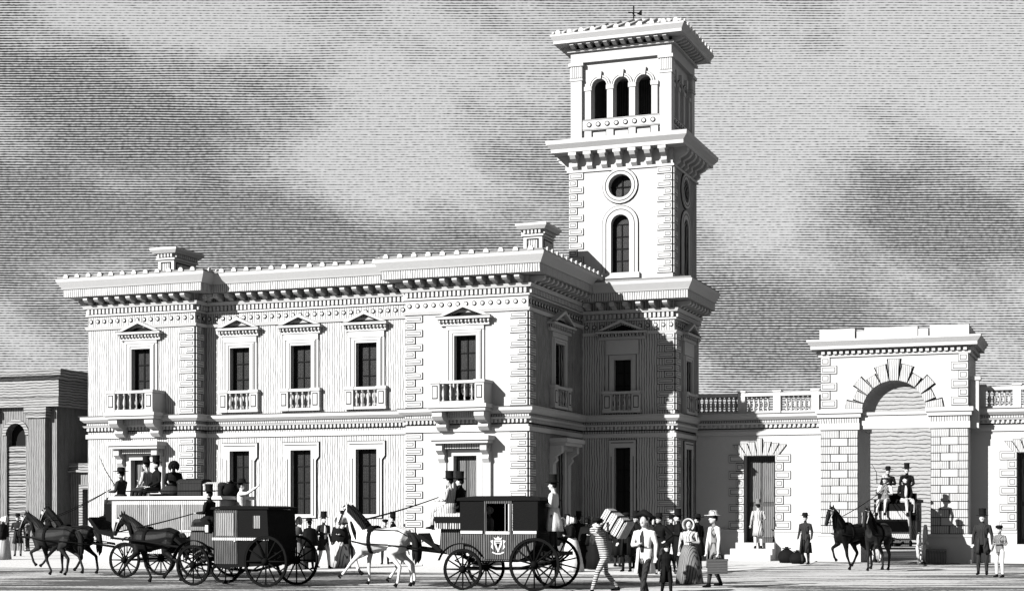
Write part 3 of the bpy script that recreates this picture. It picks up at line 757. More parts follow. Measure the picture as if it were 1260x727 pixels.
# ------------------------------------------------------------------ gateway
gt = thing('gateway', 'white stone carriage archway with rusticated piers and radiating voussoirs', 'gateway', (0, YW-1.0, 0))
GD = 3.0
O0, O1 = 9.24, 11.64; GC = 10.44
AR = 1.06; ZS = 5.08
wall(gt, (0, 0, 0), 0, G0, G1, 5.2, 7.2, [('arch', GC-AR, GC+AR, 5.2, ZS+AR)], STONE, th=GD)
MB().box(G0+.0, O0, 0, GD, 0, 5.2).box(O1, G1, 0, GD, 0, 5.2).build('pier_core', STONE, gt)
MB().box(GC-1.2, GC-AR, .002, GD-.002, 5.08, 5.2).box(GC+AR, GC+1.2, .002, GD-.002, 5.08, 5.2).build('spring_block', STONE, gt)
for a, b in ((G0, O0), (O1, G1)):
    p = MB().box(a-.1, b+.1 if b == O0 else b+.1, -.1, GD, 0, .86).build('pier_plinth', STONE, gt)
    MB().box(a-.13, b+.13, -.13, GD, .86, .95).build('plinth_moulding', STONE, p)
    im = MB().box(a-.05, b+.05, -.06, GD, 4.5, 4.72).box(a-.1, b+.1, -.1, GD, 4.92, 5.06).box(a-.16, b+.16, -.16, GD, 5.06, 5.2).box(a-.03, b+.03, -.03, GD, 4.722, 4.918, 1)
    im.build('impost', [STONE, TRIM], gt)
    n = 13; hh = (4.48-.97)/n; Wd = b-a
    for k in range(n):
        z = .97+k*hh
        cuts = (0, .5, 1) if k % 2 == 0 else (0, .27, .73, 1)
        for i in range(len(cuts)-1):
            L = Wd*(cuts[i+1]-cuts[i]); key = ('blk', round(L, 3), i == 1 and k % 2)
            if key not in QM:
                QM[key] = MB().box(0, L, -.012, 0, 0, hh, 1).box(.014, L-.014, -.045, -.011, .014, hh-.014, 0).mesh('stone_block', [QUOIN if key[2] else HQ, JOINT])
            put('stone_block', QM[key], gt, (a+Wd*cuts[i], 0, z))
MB().box(O0+.05, O1-.05, .12, .5, 4.52, 4.98).box(O0+.05, O1-.05, .06, .5, 4.985, 5.08).build('transom', STONE, gt)
nv = 11
for k in range(nv):
    t0 = PI*(k+.06)/nv; t1 = PI*(k+.94)/nv; r1 = AR+(.56 if k % 2 == 0 else .36)
    if k == nv//2: r1 = AR+.72
    c = lambda r, t: (GC+r*math.cos(t), ZS+r*math.sin(t))
    q = [c(AR, t0), c(r1, t0+.02), c(r1, t1-.02), c(AR, t1)]
    if min(z for _, z in q) < 5.21: q = [(x, max(z, 5.215)) for x, z in q]
    e = [c(AR, t0-.015), c(r1+.025, t0-.01), c(r1+.025, t1+.01), c(AR, t1+.015)]
    if min(z for _, z in e) < 5.21: e = [(x, max(z, 5.212)) for x, z in e]
    MB().prism(q, -.09, 0).prism(e, -.02, 0, 1).build('voussoir', [HQ, JOINT], gt)
gp = [(G0, GD), (G0, 0), (G1, 0), (G1, GD)]
for side, x in ((1, G0), (-1, G1)):
    for k in range(6):
        L = .56 if k % 2 == 0 else .33
        put('quoin_stone', quoin_mesh(L, .29, side), gt, (x, 0, 5.25+k*.29))
mb = MB().sweep([(0, 6.98), (.06, 6.98), (.08, 7.06), (0, 7.06)], gp).sweep([(0, 7.22), (.3, 7.24), (.3, 7.34), (.42, 7.5), (.42, 7.56), (0, 7.56)], gp)
gcn = mb.build('cornice', STONE, gt)
d = MB(); dentils(d, gp, 0, .16, 7.08, 7.2, .2, .11); d.build('dentil_band', STONE, gcn, kind='stuff')
MB().box(G0, G1, 0, GD, 7.2, 7.57).build('attic_core', STONE, gt)
for a, b, h in ((0, .235, 7.93), (.255, .30, 7.84), (.31, .66, 7.93), (.67, .73, 7.84), (.75, 1.0, 7.93)):
    W_ = G1-G0; MB().box(G0-.02+W_*a, G0+.02+W_*b, -.12 if h > 7.9 else -.08, GD-.1, 7.575, h).build('parapet_block', STONE, gt)
# pilaster strips with little scrolls where the walls meet the gateway
MB().box(G1+.02, G1+.3, .35, .7, 4.5, 6.1).box(G1+.0, G1+.36, .3, .75, 6.1, 6.22).build('side_pilaster', STONE, gt)

# shed beyond the archway
SY = 36.0
p0, p1 = at_Y(1022, 600, SY), at_Y(1182, 600, SY)
sh = thing('goods_shed', 'grey lined shed standing in the yard beyond the archway', 'shed', (p0.x, SY, 0))
SHED = mat('lined_shed_wall', .2, hatch=.22, period=.2, axis='h', var=.2)
SL = p1.x-p0.x
wall(sh, (0, 0, 0), 0, 0, SL, 0, 9.2, [('rect', 3.0, 4.1, 0, 2.6)], SHED, th=.4)
MB().box(0, .4, .4, 5.6, 0, 9.2).box(SL-.4, SL, .4, 5.6, 0, 9.2).box(0, SL, 5.6, 6.0, 0, 9.2).build('rear_wall', SHED, sh)
MB().box(-.15, SL+.15, -.15, 6.15, 9.2, 9.4).build('roof', TILE, sh)
MB().box(3.0, 4.1, .3, .36, 0, 2.6).build('door', WOODD, sh)

# ------------------------------------------------------------------ old arcade building at the left
ob = thing('old_arcade', 'grey weathered classical building with louvred arch and heavy entablature beside station house', 'building', (0, 12, 0))
a0, a1 = -34.0, -26.6
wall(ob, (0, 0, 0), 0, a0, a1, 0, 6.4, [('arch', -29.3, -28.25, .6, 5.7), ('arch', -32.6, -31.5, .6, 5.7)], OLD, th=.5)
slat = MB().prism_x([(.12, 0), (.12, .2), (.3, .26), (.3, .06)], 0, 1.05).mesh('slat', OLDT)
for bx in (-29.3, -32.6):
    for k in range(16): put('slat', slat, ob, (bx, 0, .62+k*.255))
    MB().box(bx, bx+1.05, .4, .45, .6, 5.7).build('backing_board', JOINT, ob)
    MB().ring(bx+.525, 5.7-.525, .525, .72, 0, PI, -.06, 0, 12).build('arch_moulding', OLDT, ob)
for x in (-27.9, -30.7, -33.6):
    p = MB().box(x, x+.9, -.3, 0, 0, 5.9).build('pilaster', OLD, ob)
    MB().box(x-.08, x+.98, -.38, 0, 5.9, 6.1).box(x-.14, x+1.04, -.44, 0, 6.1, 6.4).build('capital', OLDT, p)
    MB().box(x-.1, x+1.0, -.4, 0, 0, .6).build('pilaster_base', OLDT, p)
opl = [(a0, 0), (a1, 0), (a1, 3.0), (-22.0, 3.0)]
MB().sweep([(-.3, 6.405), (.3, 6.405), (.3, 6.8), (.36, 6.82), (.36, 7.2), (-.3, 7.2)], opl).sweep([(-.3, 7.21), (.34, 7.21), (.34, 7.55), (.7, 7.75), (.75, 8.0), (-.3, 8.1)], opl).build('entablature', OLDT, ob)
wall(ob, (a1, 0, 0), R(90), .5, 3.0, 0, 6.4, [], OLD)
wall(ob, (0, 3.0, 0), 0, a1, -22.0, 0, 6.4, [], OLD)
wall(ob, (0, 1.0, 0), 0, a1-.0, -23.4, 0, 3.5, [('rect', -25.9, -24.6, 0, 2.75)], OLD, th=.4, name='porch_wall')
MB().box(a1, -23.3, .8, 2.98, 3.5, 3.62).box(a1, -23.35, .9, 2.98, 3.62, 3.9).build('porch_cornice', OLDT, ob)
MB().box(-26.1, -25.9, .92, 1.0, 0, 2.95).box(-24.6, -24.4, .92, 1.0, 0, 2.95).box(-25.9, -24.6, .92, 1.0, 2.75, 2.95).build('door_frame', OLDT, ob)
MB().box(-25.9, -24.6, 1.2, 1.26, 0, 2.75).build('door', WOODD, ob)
# ------------------------------------------------------------------ bodies (people and horses): one continuous skin each
BODIES = []
def new_body(name, mb, src, mats, voxel, loc, rz, scale):
    """mb holds overlapping closed limbs; they are fused into one surface, coloured by the nearest limb"""
    o = put(name, mb.mesh(name, mats, fixn=True), None, loc, rz, (scale,)*3)
    md = o.modifiers.new('fuse', 'REMESH'); md.mode = 'VOXEL'; md.voxel_size = voxel; md.use_smooth_shade = True
    sm = o.modifiers.new('soften', 'SMOOTH'); sm.iterations = 2; sm.factor = 0.5
    BODIES.append((o, src, mats))
    return o
def finish_bodies():
    dg = bpy.context.evaluated_depsgraph_get()
    made = []
    for o, src, mats in BODIES:
        made.append(bpy.data.meshes.new_from_object(o.evaluated_get(dg)))
    for (o, src, mats), me in zip(BODIES, made):
        o.modifiers.clear(); o.data = me; me.name = o.name
        me.materials.clear()
        for m in mats: me.materials.append(m)
        n = len(me.polygons); c = np.empty(n*3, np.float32); me.polygons.foreach_get('center', c); c = c.reshape(-1, 3)
        best = np.full(n, 1e9, np.float32); idx = np.zeros(n, np.int32)
        for p, r, m in src:
            d = np.sqrt(((c-np.array(p, np.float32))**2).sum(1))-r
            k = d < best; best[k] = d[k]; idx[k] = m
        me.polygons.foreach_set('material_index', idx); me.polygons.foreach_set('use_smooth', np.ones(n, bool)); me.update()
class Body:
    def __init__(s): s.mb = MB(); s.src = []
    def limb(s, pts, rad, m, n=8, ref=(0,1,0)):
        s.mb.tube(pts, rad, n, 0, ref)
        for i in range(len(pts)-1):
            a, b = Vector(pts[i]), Vector(pts[i+1]); L = (b-a).length; k = max(1, int(L/0.05))
            g = lambda r: (r[0]+r[1])/2 if isinstance(r, tuple) else r
            ra, rb = (g(rad[i]), g(rad[i+1])) if isinstance(rad, list) else (g(rad), g(rad))
            for j in range(k+1): s.src.append((tuple(a.lerp(b, j/k)), ra+(rb-ra)*j/k, m))
    def ell(s, c, rx, ry, rz, m, bias=0.0):
        s.mb.ell(c, rx, ry, rz); s.src.append((tuple(c), min(rx, ry, rz)+bias, m))

ARMS = {'down': ((-.03, .25, 1.14), (.05, .27, .90)), 'reins': ((.04, .25, 1.13), (.33, .10, 1.12)), 'fold': ((.0, .27, 1.13), (.2, .04, 1.15)),
        'raise': ((.22, .27, 1.40), (.47, .30, 1.56)), 'over': ((.12, .30, 1.56), (.06, .16, 1.80)), 'carry': ((.02, .28, 1.13), (.06, .30, .86)),
        'hip': ((-.12, .36, 1.16), (.04, .22, 1.0)), 'whip': ((.1, .28, 1.14), (.32, .24, 1.24)), 'lap': ((.02, .25, 1.13), (.24, .10, 1.0)), 'back': ((-.1, .27, 1.14), (-.17, .12, .98))}
LEGS = {'stand': (((.02, .11, .50), (-.02, .11, .09)), ((.02, .11, .50), (-.02, .12, .09))),
        'step': (((.14, .1, .51), (.20, .1, .09)), ((-.02, .1, .5), (-.22, .11, .11))),
        'stride': (((.20, .1, .53), (.34, .1, .10)), ((-.06, .1, .5), (-.36, .11, .16))),
        'sit': (((.40, .13, .90), (.46, .13, .47)), ((.42, .12, .88), (.52, .13, .46))),
        'climb': (((.25, .1, .68), (.22, .1, .30)), ((-.01, .1, .5), (-.05, .11, .09)))}
def person(p, face, label, h=1.68, coat=C_BLACK, legs=C_BLACK, hat='top', arms=('down', 'down'), stance='stand', dress=None, tails=0.0, shawl=None,
           bonnet=None, hatm=None, lean=0.0, group=None, vest=None, z=None, sleeve=None):
    """face: heading in degrees about Z (0 looks along +X)"""
    B = Body(); mats = [coat, legs, SKIN, LEATHER, sleeve or coat, HAIR]
    L = lambda x, y, zz: (x+lean*max(0, zz-.9), y, zz)
    B.limb([L(0,0,.86), L(0,0,.98), L(.01,0,1.12), L(.01,0,1.3), L(0,0,1.41), L(0,0,1.455)], [(.15,.11),(.15,.115),(.145,.11),(.185,.125),(.17,.095),(.07,.06)], 0, 12)
    B.limb([L(0,0,1.43), L(.015,0,1.54)], [.055,.05], 2)
    hc = L(.03, 0, 1.615)
    B.ell(hc, .098, .078, .115, 2, .01); B.ell((hc[0]+.035, 0, hc[2]-.06), .06, .055, .06, 2)
    B.limb([(hc[0]+.085,0,hc[2]+.02), (hc[0]+.118,0,hc[2]-.025), (hc[0]+.085,0,hc[2]-.035)], [.012,.016,.012], 2, 6)
    for s in (-1, 1):
        B.ell((hc[0]-.005, s*.08, hc[2]-.01), .02, .012, .03, 2)
        B.src.append(((hc[0]+.095, s*.034, hc[2]+.012), .006, 5))
    B.src.append(((hc[0]+.1, 0, hc[2]-.068), .0, 5))
    for s, an in ((1, arms[0]), (-1, arms[1])):
        e, w_ = ARMS[an] if isinstance(an, str) else an
        sh = L(0, s*.185, 1.385); e = L(e[0], s*e[1], e[2]); w_ = L(w_[0], s*w_[1], w_[2])
        mid = tuple((a+b)/2 for a, b in zip(sh, e))
        B.limb([(sh[0], s*.12, sh[2]+.01), sh, mid, e], [.06,.065,.056,.046], 4)
        B.limb([e, tuple(a*.55+b*.45 for a, b in zip(e, w_)), w_], [.047,.042,.032], 4)
        d = (Vector(w_)-Vector(e)).normalized(); sd = Vector((0, 1, 0))-d*d.y
        sd = sd.normalized() if sd.length > .2 else Vector((1, 0, 0))
        cu = d.cross(sd); cu = cu if (cu.x > 0) == (d.z < 0) else -cu
        W_ = Vector(w_); k = W_+d*.085
        B.limb([W_, k], [(.03,.02),(.04,.018)], 2, 8, sd)
        for q, ln in enumerate((.062, .072, .068, .052)):
            r0 = k+sd*(.03-.02*q); B.limb([r0-d*.01, r0+d*ln*.55, r0+d*ln*.8+cu*.03], [.0115,.011,.0105], 2, 5)
        t0 = W_+d*.03+sd*.03; B.limb([t0, t0+d*.03+sd*.022, t0+d*.055+sd*.024+cu*.012], [.014,.0125,.011], 2, 5)
    for s, (kn, an) in zip((1, -1), LEGS[stance]):
        hp = (0, s*.09, .9); kn = (kn[0], s*kn[1], kn[2]); an = (an[0], s*an[1], an[2])
        B.limb([hp, tuple((a+b)/2 for a, b in zip(hp, kn)), kn], [.095,.083,.064], 1)
        B.limb([kn, tuple(a*.6+b*.4 for a, b in zip(kn, an)), an], [.062,.062,.043], 1)
        B.limb([(an[0]-.05, an[1], an[2]-.045), (an[0]+.06, an[1]+s*.012, an[2]-.05), (an[0]+.17, an[1]+s*.02, an[2]-.06)], [(.04,.035),(.045,.036),(.035,.022)], 3)
        B.limb([an, (an[0], an[1], an[2]-.045)], [.045,.043], 3)
    sc = h/1.73
    loc = Vector(p)
    if z is not None: loc.z = z
    if stance == 'sit': loc.z -= .80*sc
    elif z is None: loc.z = 0.0
    o = new_body('person', B.mb, B.src, mats, .0125, loc, R(face), sc)
    tag(o, label, 'person', group)
    # hair
    MB().ell((hc[0]-.022, 0, hc[2]+.022), .094, .084, .108, n=12, k=8).build('hair', HAIR, o)
    hm = hatm or C_BLACK; hz = hc[2]+.075; hx = hc[0]-.005
    if hat == 'top':
        MB().lathe([(.165,0),(.17,.012),(.1,.02),(.096,.12),(.102,.2),(.1,.205)], 14, (hx, 0, hz), sx=1.08).build('top_hat', hm, o)
    elif hat == 'wide':
        MB().lathe([(.21,0),(.215,.012),(.105,.022),(.1,.09),(.075,.125)], 14, (hx, 0, hz), sx=1.05).build('wide_hat', hm, o)
    elif hat == 'cap':
        MB().lathe([(.108,-.01),(.125,.03),(.12,.07),(.06,.09)], 12, (hx, 0, hz)).box(hx+.05, hx+.17, -.07, .07, hz-.015, hz-.002).build('cap', hm, o)
    elif hat == 'bicorne':
        MB().tube([(hx, -.23, hz+.0), (hx, -.12, hz+.06), (hx, 0, hz+.1), (hx, .12, hz+.06), (hx, .23, hz+.0)], [(.03,.02),(.1,.05),(.12,.08),(.1,.05),(.03,.02)], 10, 0, (1,0,0)).build('bicorne_hat', hm, o)
    elif hat == 'bonnet':
        bm_ = MB(); n = 14
        for (x0, r0), (x1, r1) in zip(((hx-.12, .07), (hx-.05, .115), (hx+.03, .125), (hx+.12, .165)), ((hx-.05, .115), (hx+.03, .125), (hx+.12, .165), (hx+.13, .172))):
            vs = []; 
            for x, r in ((x0, r0), (x1, r1)):
                for k in range(n+1):
                    t = R(-50)+R(280)*k/n; vs.append((x, r*math.cos(t), hc[2]+.01+r*1.05*math.sin(t)))
            bm_.add(vs, [(k, k+1, n+2+k, n+1+k) for k in range(n)], 0, True)
        b = bm_.build('bonnet', bonnet or C_WHITE, o)
        sd_ = b.modifiers.new('thickness', 'SOLIDIFY'); sd_.thickness = .012
    def loft(rings, name, m, folds=0, amp=0.0, n=26, a0=0.0, a1=360.0):
        mb = MB(); vs = []; full = a1-a0 >= 359
        cnt = n if full else n+1
        for i, (cx, rx, ry, zz) in enumerate(rings):
            fr = i/max(1, len(rings)-1)
            for k in range(cnt):
                t = R(a0)+R(a1-a0)*k/n; f = 1+amp*fr*math.sin(folds*t+1.3*i*.2)
                vs.append((cx+rx*f*math.cos(t), ry*f*math.sin(t), zz))
        fs = []
        for i in range(len(rings)-1):
            for k in range(n):
                k2 = (k+1) % cnt; fs.append((i*cnt+k, i*cnt+k2, (i+1)*cnt+k2, (i+1)*cnt+k))
        mb.add(vs, fs, 0, True)
        q = mb.build(name, m, o); sd = q.modifiers.new('thickness', 'SOLIDIFY'); sd.thickness = .015
        return q
    lw = lambda zz: lean*max(0, zz-.9)
    if dress:
        loft([(lw(1.08), .125, .155, 1.08), (0, .19, .21, .95), (0, .25, .27, .75), (-.02, .31, .33, .4), (-.03, .36, .38, .02)], 'skirt', dress, 11, .06)
    if tails and stance != 'sit':
        loft([(lw(1.06), .135, .165, 1.06), (0, .15, .175, .92), (-.01, .185, .195, .75), (-.02, .22, .22, tails)], 'coat_skirt', coat, 7, .07, a0=22, a1=338)
    if tails and stance == 'sit':
        loft([(.0, .14, .17, 1.05), (.1, .24, .19, .93), (.18, .32, .21, .80), (.22, .33, .22, .66)], 'coat_skirt', coat, 7, .05)
    if shawl:
        loft([(lw(1.46), .075, .085, 1.455), (lw(1.4), .15, .225, 1.395), (lw(1.25), .19, .285, 1.22), (lw(1.1)-.02, .22, .31, 1.0), (-.04, .24, .30, .82)], 'shawl', shawl, 9, .07)
    if vest:
        mbv = MB().tube([L(.075,0,1.42), L(.115,0,1.3), L(.108,0,1.12), L(.095,0,.98)], [(.03,.02),(.06,.03),(.055,.025),(.05,.02)], 8, 0, (0,1,0)); mbv.build('waistcoat', vest, o)
    return o

def horse(p, face, label, hide, scale=.86, legs=None, mane=HAIR, head=0.0, group=None, blaze=False):
    """trotting harness horse, heading face degrees"""
    B = Body(); mats = [hide, LEATHER, HAIR]
    B.limb([(-.80,0,1.20), (-.72,0,1.27), (-.52,0,1.29), (-.2,0,1.235), (.12,0,1.2), (.45,0,1.2), (.64,0,1.2), (.74,0,1.2)],
           [(.08,.1),(.2,.21),(.26,.275),(.265,.28),(.285,.315),(.25,.325),(.19,.25),(.1,.13)], 0, 14)
    B.ell((.40, 0, 1.40), .26, .09, .15, 0)
    hx, hz = head*.06, head*-.1
    nk = [(.46,0,1.28), (.64,0,1.55), (.76+hx*.5,0,1.80+hz*.5), (.89+hx,0,1.97+hz), (.96+hx,0,2.01+hz)]
    B.limb(nk, [(.16,.30),(.125,.225),(.095,.16),(.075,.12),(.06,.07)], 0, 12)
    hd = [(.90+hx,0,2.0+hz), (1.0+hx,0,1.92+hz), (1.09+hx,0,1.75+hz), (1.17+hx,0,1.56+hz), (1.2+hx,0,1.48+hz)]
    B.limb(hd, [(.06,.07),(.088,.125),(.078,.105),(.055,.07),(.05,.05)], 0, 10)
    B.ell((.98+hx, 0, 1.83+hz), .1, .075, .1, 0)
    for s in (-1, 1):
        B.limb([(.90+hx, s*.05, 2.03+hz), (.915+hx, s*.065, 2.12+hz), (.93+hx, s*.06, 2.19+hz)], [.034,.03,.01], 0, 6)
        B.src.append(((1.03+hx, s*.085, 1.9+hz), .008, 2)); B.src.append(((1.19+hx, s*.045, 1.51+hz), .004, 2))
    FORE = {'lift': ((.47,.86),(.74,.74),(.64,.45),(.58,.37),(.53,.33)), 'reach': ((.47,.86),(.72,.62),(.93,.36),(1.0,.30),(1.06,.26)),
            'back': ((.42,.84),(.36,.48),(.20,.16),(.21,.1),(.26,.04)), 'down': ((.44,.84),(.46,.48),(.44,.15),(.48,.09),(.51,.04))}
    HIND = {'push': ((-.46,.86),(-.84,.62),(-.98,.24),(-.98,.16),(-.94,.09)), 'fwd': ((-.28,.84),(-.50,.56),(-.32,.27),(-.26,.2),(-.2,.15)),
            'under': ((-.38,.85),(-.66,.54),(-.60,.15),(-.55,.09),(-.52,.04)), 'trail': ((-.44,.85),(-.80,.58),(-.86,.18),(-.83,.1),(-.8,.04))}
    legs = legs or ('lift', 'back', 'push', 'fwd')
    for s, nm in ((1, legs[0]), (-1, legs[1])):
        e, k, f, c, t = FORE[nm]; y = s*.15
        B.limb([(.52, s*.13, 1.12), (e[0], y, e[1]), (k[0]*.5+e[0]*.5, y, (k[1]+e[1])/2), (k[0], y, k[1])], [(.1,.15),(.085,.11),.062,.05], 0)
        B.limb([(k[0], y, k[1]), ((k[0]+f[0])/2, y, (k[1]+f[1])/2), (f[0], y, f[1]), (c[0], y, c[1])], [.05,.036,.04,.036], 0)
        B.limb([(c[0], y, c[1]+.01), (t[0], y, t[1])], [.042,.062], 1)
    for s, nm in ((1, legs[2]), (-1, legs[3])):
        e, k, f, c, t = HIND[nm]; y = s*.15
        B.limb([(-.56, s*.13, 1.18), (-.5, y, 1.0), (e[0], y, e[1]), ((e[0]+k[0])/2, y, (e[1]+k[1])/2), (k[0], y, k[1])], [(.13,.2),(.13,.2),(.1,.13),.068,.052], 0)
        B.limb([(k[0], y, k[1]), ((k[0]+f[0])/2, y, (k[1]+f[1])/2), (f[0], y, f[1]), (c[0], y, c[1])], [.054,.04,.042,.038], 0)
        B.limb([(c[0], y, c[1]+.01), (t[0], y, t[1])], [.044,.064], 1)
    o = new_body('horse', B.mb, B.src, mats, .02, Vector(p), R(face), scale)
    tag(o, label, 'horse', group)
    mb = MB()
    mb.tube([(-.80,0,1.36), (-.93,0,1.36), (-1.02,0,1.2), (-1.06,.02,.95), (-1.05,.0,.72), (-1.02,0,.6)], [.04,.06,.085,.09,.06,.01], 8)
    mb.tube([(-.86,.05,1.33), (-1.0,.05,1.15), (-1.0,.06,.85), (-.98,.05,.68)], [.03,.05,.05,.01], 6)
    mb.build('tail', mane, o)
    mb = MB()
    for i in range(15):
        t = i/14; x = .36+(.90+hx-.36)*t; z_ = 1.56+(2.09+hz-1.56)*(t**.85)
        for s in (-1, 1): mb.tube([(x-.02, 0, z_), (x-.045, s*.07, z_-.06), (x-.03, s*.115*(1.25-.4*t), z_-.2)], [.03,.032,.008], 5)
    mb.tube([(.92+hx,0,2.08+hz), (1.0+hx,.0,2.04+hz), (1.06+hx,0,1.93+hz)], [.03,.035,.01], 5)
    mb.build('mane', mane, o)
    # harness
    col = MB(); n = 20; pts = []
    for k in range(n+1):
        t = 2*PI*k/n; pts.append((.60+.16*math.sin(t), .185*math.cos(t)*(1.0-.12*math.sin(t)), 1.36+.36*math.sin(t)))
    col.tube(pts, .04, 8); col.build('collar', LEATHER, o)
    def belt(name, x, zc, rw, rv, wd, m=LEATHER):
        mb = MB(); vs = []; n = 24
        for dx in (-wd/2, wd/2):
            for k in range(n): t = 2*PI*k/n; vs.append((x+dx, rw*math.cos(t), zc+rv*math.sin(t)))
        mb.add(vs, [(k, (k+1) % n, n+(k+1) % n, n+k) for k in range(n)], 0, True)
        b = mb.build(name, m, o); sd = b.modifiers.new('thickness', 'SOLIDIFY'); sd.thickness = .02
        return b
    belt('girth', .17, 1.2, .298, .335, .1)
    pd = MB().tube([(.17, -.2, 1.44), (.17, -.1, 1.54), (.17, 0, 1.56), (.17, .1, 1.54), (.17, .2, 1.44)], [(.09,.03)]*5, 8, 0, (1,0,0)); pd.build('saddle_pad', LEATHER, o)
    for s in (-1, 1):
        MB().tube([(.72, s*.2, 1.2), (.3, s*.32, 1.13), (-.3, s*.31, 1.1), (-.8, s*.27, 1.06), (-1.5, s*.22, .98)], .018, 5).build('trace', LEATHER, o)
        MB().tube([(.16, s*.2, 1.5), (-.3, s*.19, 1.47), (-.62, s*.2, 1.46), (-.85, s*.12, 1.32)], .015, 5).build('back_strap', LEATHER, o)
    br = MB()
    for s in (-1, 1):
        br.tube([(.92+hx, s*.075, 2.0+hz), (1.03+hx, s*.098, 1.82+hz), (1.13+hx, s*.078, 1.61+hz)], .013, 5)
        br.box(.98+hx, 1.07+hx, s*.1-.008, s*.1+.008, 1.86+hz, 1.95+hz)
    br.tube([(1.12+hx, .078, 1.62+hz), (1.2+hx, 0, 1.66+hz), (1.12+hx, -.078, 1.62+hz)], .012, 5).tube([(.97+hx, .092, 1.97+hz), (1.04+hx, 0, 2.02+hz), (.97+hx, -.092, 1.97+hz)], .012, 5)
    br.build('bridle', LEATHER if hide is H_WHITE else STRAPP, o)
    o['bit'] = [1.13+hx, .08, 1.58+hz]
    return o
def horse_bit(o, s=1):
    b = o['bit']; M = Matrix.Translation(o.location) @ Matrix.Rotation(o.rotation_euler.z, 4, 'Z') @ Matrix.Diagonal((*o.scale, 1))
    return M @ Vector((b[0], s*b[1], b[2]))
def reins(a, b, label, sag=.12, m=LEATHER, r=.012):
    """two leather lines from a bit up to a driver's hands, one object"""
    mb = MB(); a0 = a[0]; o = None
    for q, p in enumerate(a):
        mid = (Vector(p)+Vector(b))/2-Vector((0, 0, sag)); pts = []
        for k in range(9):
            t = k/8; pts.append((1-t)**2*Vector(p)+2*t*(1-t)*mid+t*t*Vector(b))
        base = Vector(a0)
        line = MB().tube([v-base for v in pts], r, 5)
        if o is None: o = line.build('reins', m, None, base); tag(o, label, 'reins')
        else: line.build('rein', m, o)
    return o

# ------------------------------------------------------------------ carriages
WMESH = {}
def wheel(parent, x, y, r, spokes=12, m=IRON, tk=.05, sm=None):
    """rim (the part) with a hub and separate spokes; the axle runs along local y"""
    key = (round(r, 3), m.name)
    if key not in WMESH:
        n = 28; mb = MB(); tyre = []
        for r0, r1, wd, q in ((r-.055, r-.012, tk, 0), (r-.012, r, tk+.008, 0)):
            mb.ring(0, 0, r0, r1, 0, 2*PI, -wd/2, wd/2, n, q)
        rim = mb.mesh('wheel', m)
        hub = MB().tube([(0, -.1, 0), (0, -.06, 0), (0, .06, 0), (0, .1, 0)], [.04, .075, .075, .04], 10, 0, (1,0,0)).mesh('hub', m)
        sp = MB().tube([(0, 0, .06), (0, 0, r-.05)], [.022, .016], 5).mesh('spoke', m)
        WMESH[key] = (rim, hub, sp)
    rim, hub, sp = WMESH[key]
    o = put('wheel', rim, parent, (x, y, r))
    put('hub', hub, o)
    for k in range(spokes): put('spoke', sp, o, rot=(0, 2*PI*k/spokes, 0))
    return o
def spring(parent, x, y, z, L=.55):
    mb = MB(); 
    for s in (1, -1): mb.tube([(x-L/2, y, z), (x-L/4, y, z+s*.07), (x, y, z+s*.095), (x+L/4, y, z+s*.07), (x+L/2, y, z)], [(.03,.012)]*5, 6)
    return mb.build('spring', IRON, parent)
def side_poly(mb, pts, y0, y1, m=0): return mb.prism(pts, y0, y1, m)
LEFT, RIGHT, TOCAM, AWAY = 180, 0, -70, 110
# ------------------------------------------------------------------ closed one-horse carriage (rear wheels by the waiting women)
p = at_ground(284, 721); p.y += .62
bro = thing('brougham', 'small black closed one-horse carriage with grey door window and driver on box', 'carriage', p, PI-R(5))
mb = MB().prism([(-.98,.48), (.30,.40), (.42,.52), (.46,1.02), (.46,1.72), (-.98,1.72), (-1.02,1.05)], -.56, .56)
body = mb.build('body', BLACK, bro)
MB().prism([(-1.05,1.722), (.52,1.722), (.5,1.77), (.2,1.80), (-.75,1.80), (-1.03,1.77)], -.6, .6).build('roof', BLACK, body)
MB().box(-1.03, .48, -.585, -.562, 1.03, 1.09).build('belt_rail', PALEH, body)
MB().box(-1.03, .48, .562, .585, 1.03, 1.09).build('belt_rail', PALEH, body)
for s in (-1, 1):
    d = MB().box(-.2, .42, min(s*.562, s*.58), max(s*.562, s*.58), .5, 1.03).box(-.2, .42, min(s*.562, s*.58), max(s*.562, s*.58), 1.092, 1.7).build('door', BLACKH, bro)
    MB().box(-.12, .36, min(s*.575, s*.588), max(s*.575, s*.588), 1.13, 1.64).build('window', GREYH, d)
    MB().box(-.165, -.125, min(s*.58, s*.61), max(s*.58, s*.61), 1.0, 1.03).build('door_handle', STRAPP, d)
    MB().box(-.80, -.62, min(s*.562, s*.575), max(s*.562, s*.575), 1.3, 1.58).build('quarter_window', GREYH, bro)
    wheel(bro, .97, s*.62, .46, 10); wheel(bro, -.99, s*.62, .57, 12)
    spring(bro, .97, s*.42, .58); spring(bro, -.99, s*.42, .68)
    fx = [(.97+.56*math.cos(t), s*.62, .46+.56*math.sin(t)) for t in [R(15+12*k) for k in range(12)]]
    MB().tube(fx, [(.08,.012)]*12, 6).build('mudguard', LEATHER, bro)
    MB().tube([(1.0, s*.3, .82), (1.6, s*.36, .86), (2.5, s*.37, .98), (3.55, s*.33, 1.06)], .028, 6).build('shaft', BLACK, bro)
    lp = MB().box(.5, .62, s*.6-.06, s*.6+.06, 1.18, 1.4).prism([(.48,1.4), (.64,1.4), (.56,1.5)], s*.6-.07, s*.6+.07).build('lamp', BLACK, bro)
    MB().box(.52, .6, s*.67-.012 if s > 0 else s*.67-.012, s*.67+.012, 1.21, 1.37).build('lamp_glass', PALE, lp)
MB().tube([(.97,-.6,.46), (.97,.6,.46)], .03, 6).build('axle', IRON, bro)
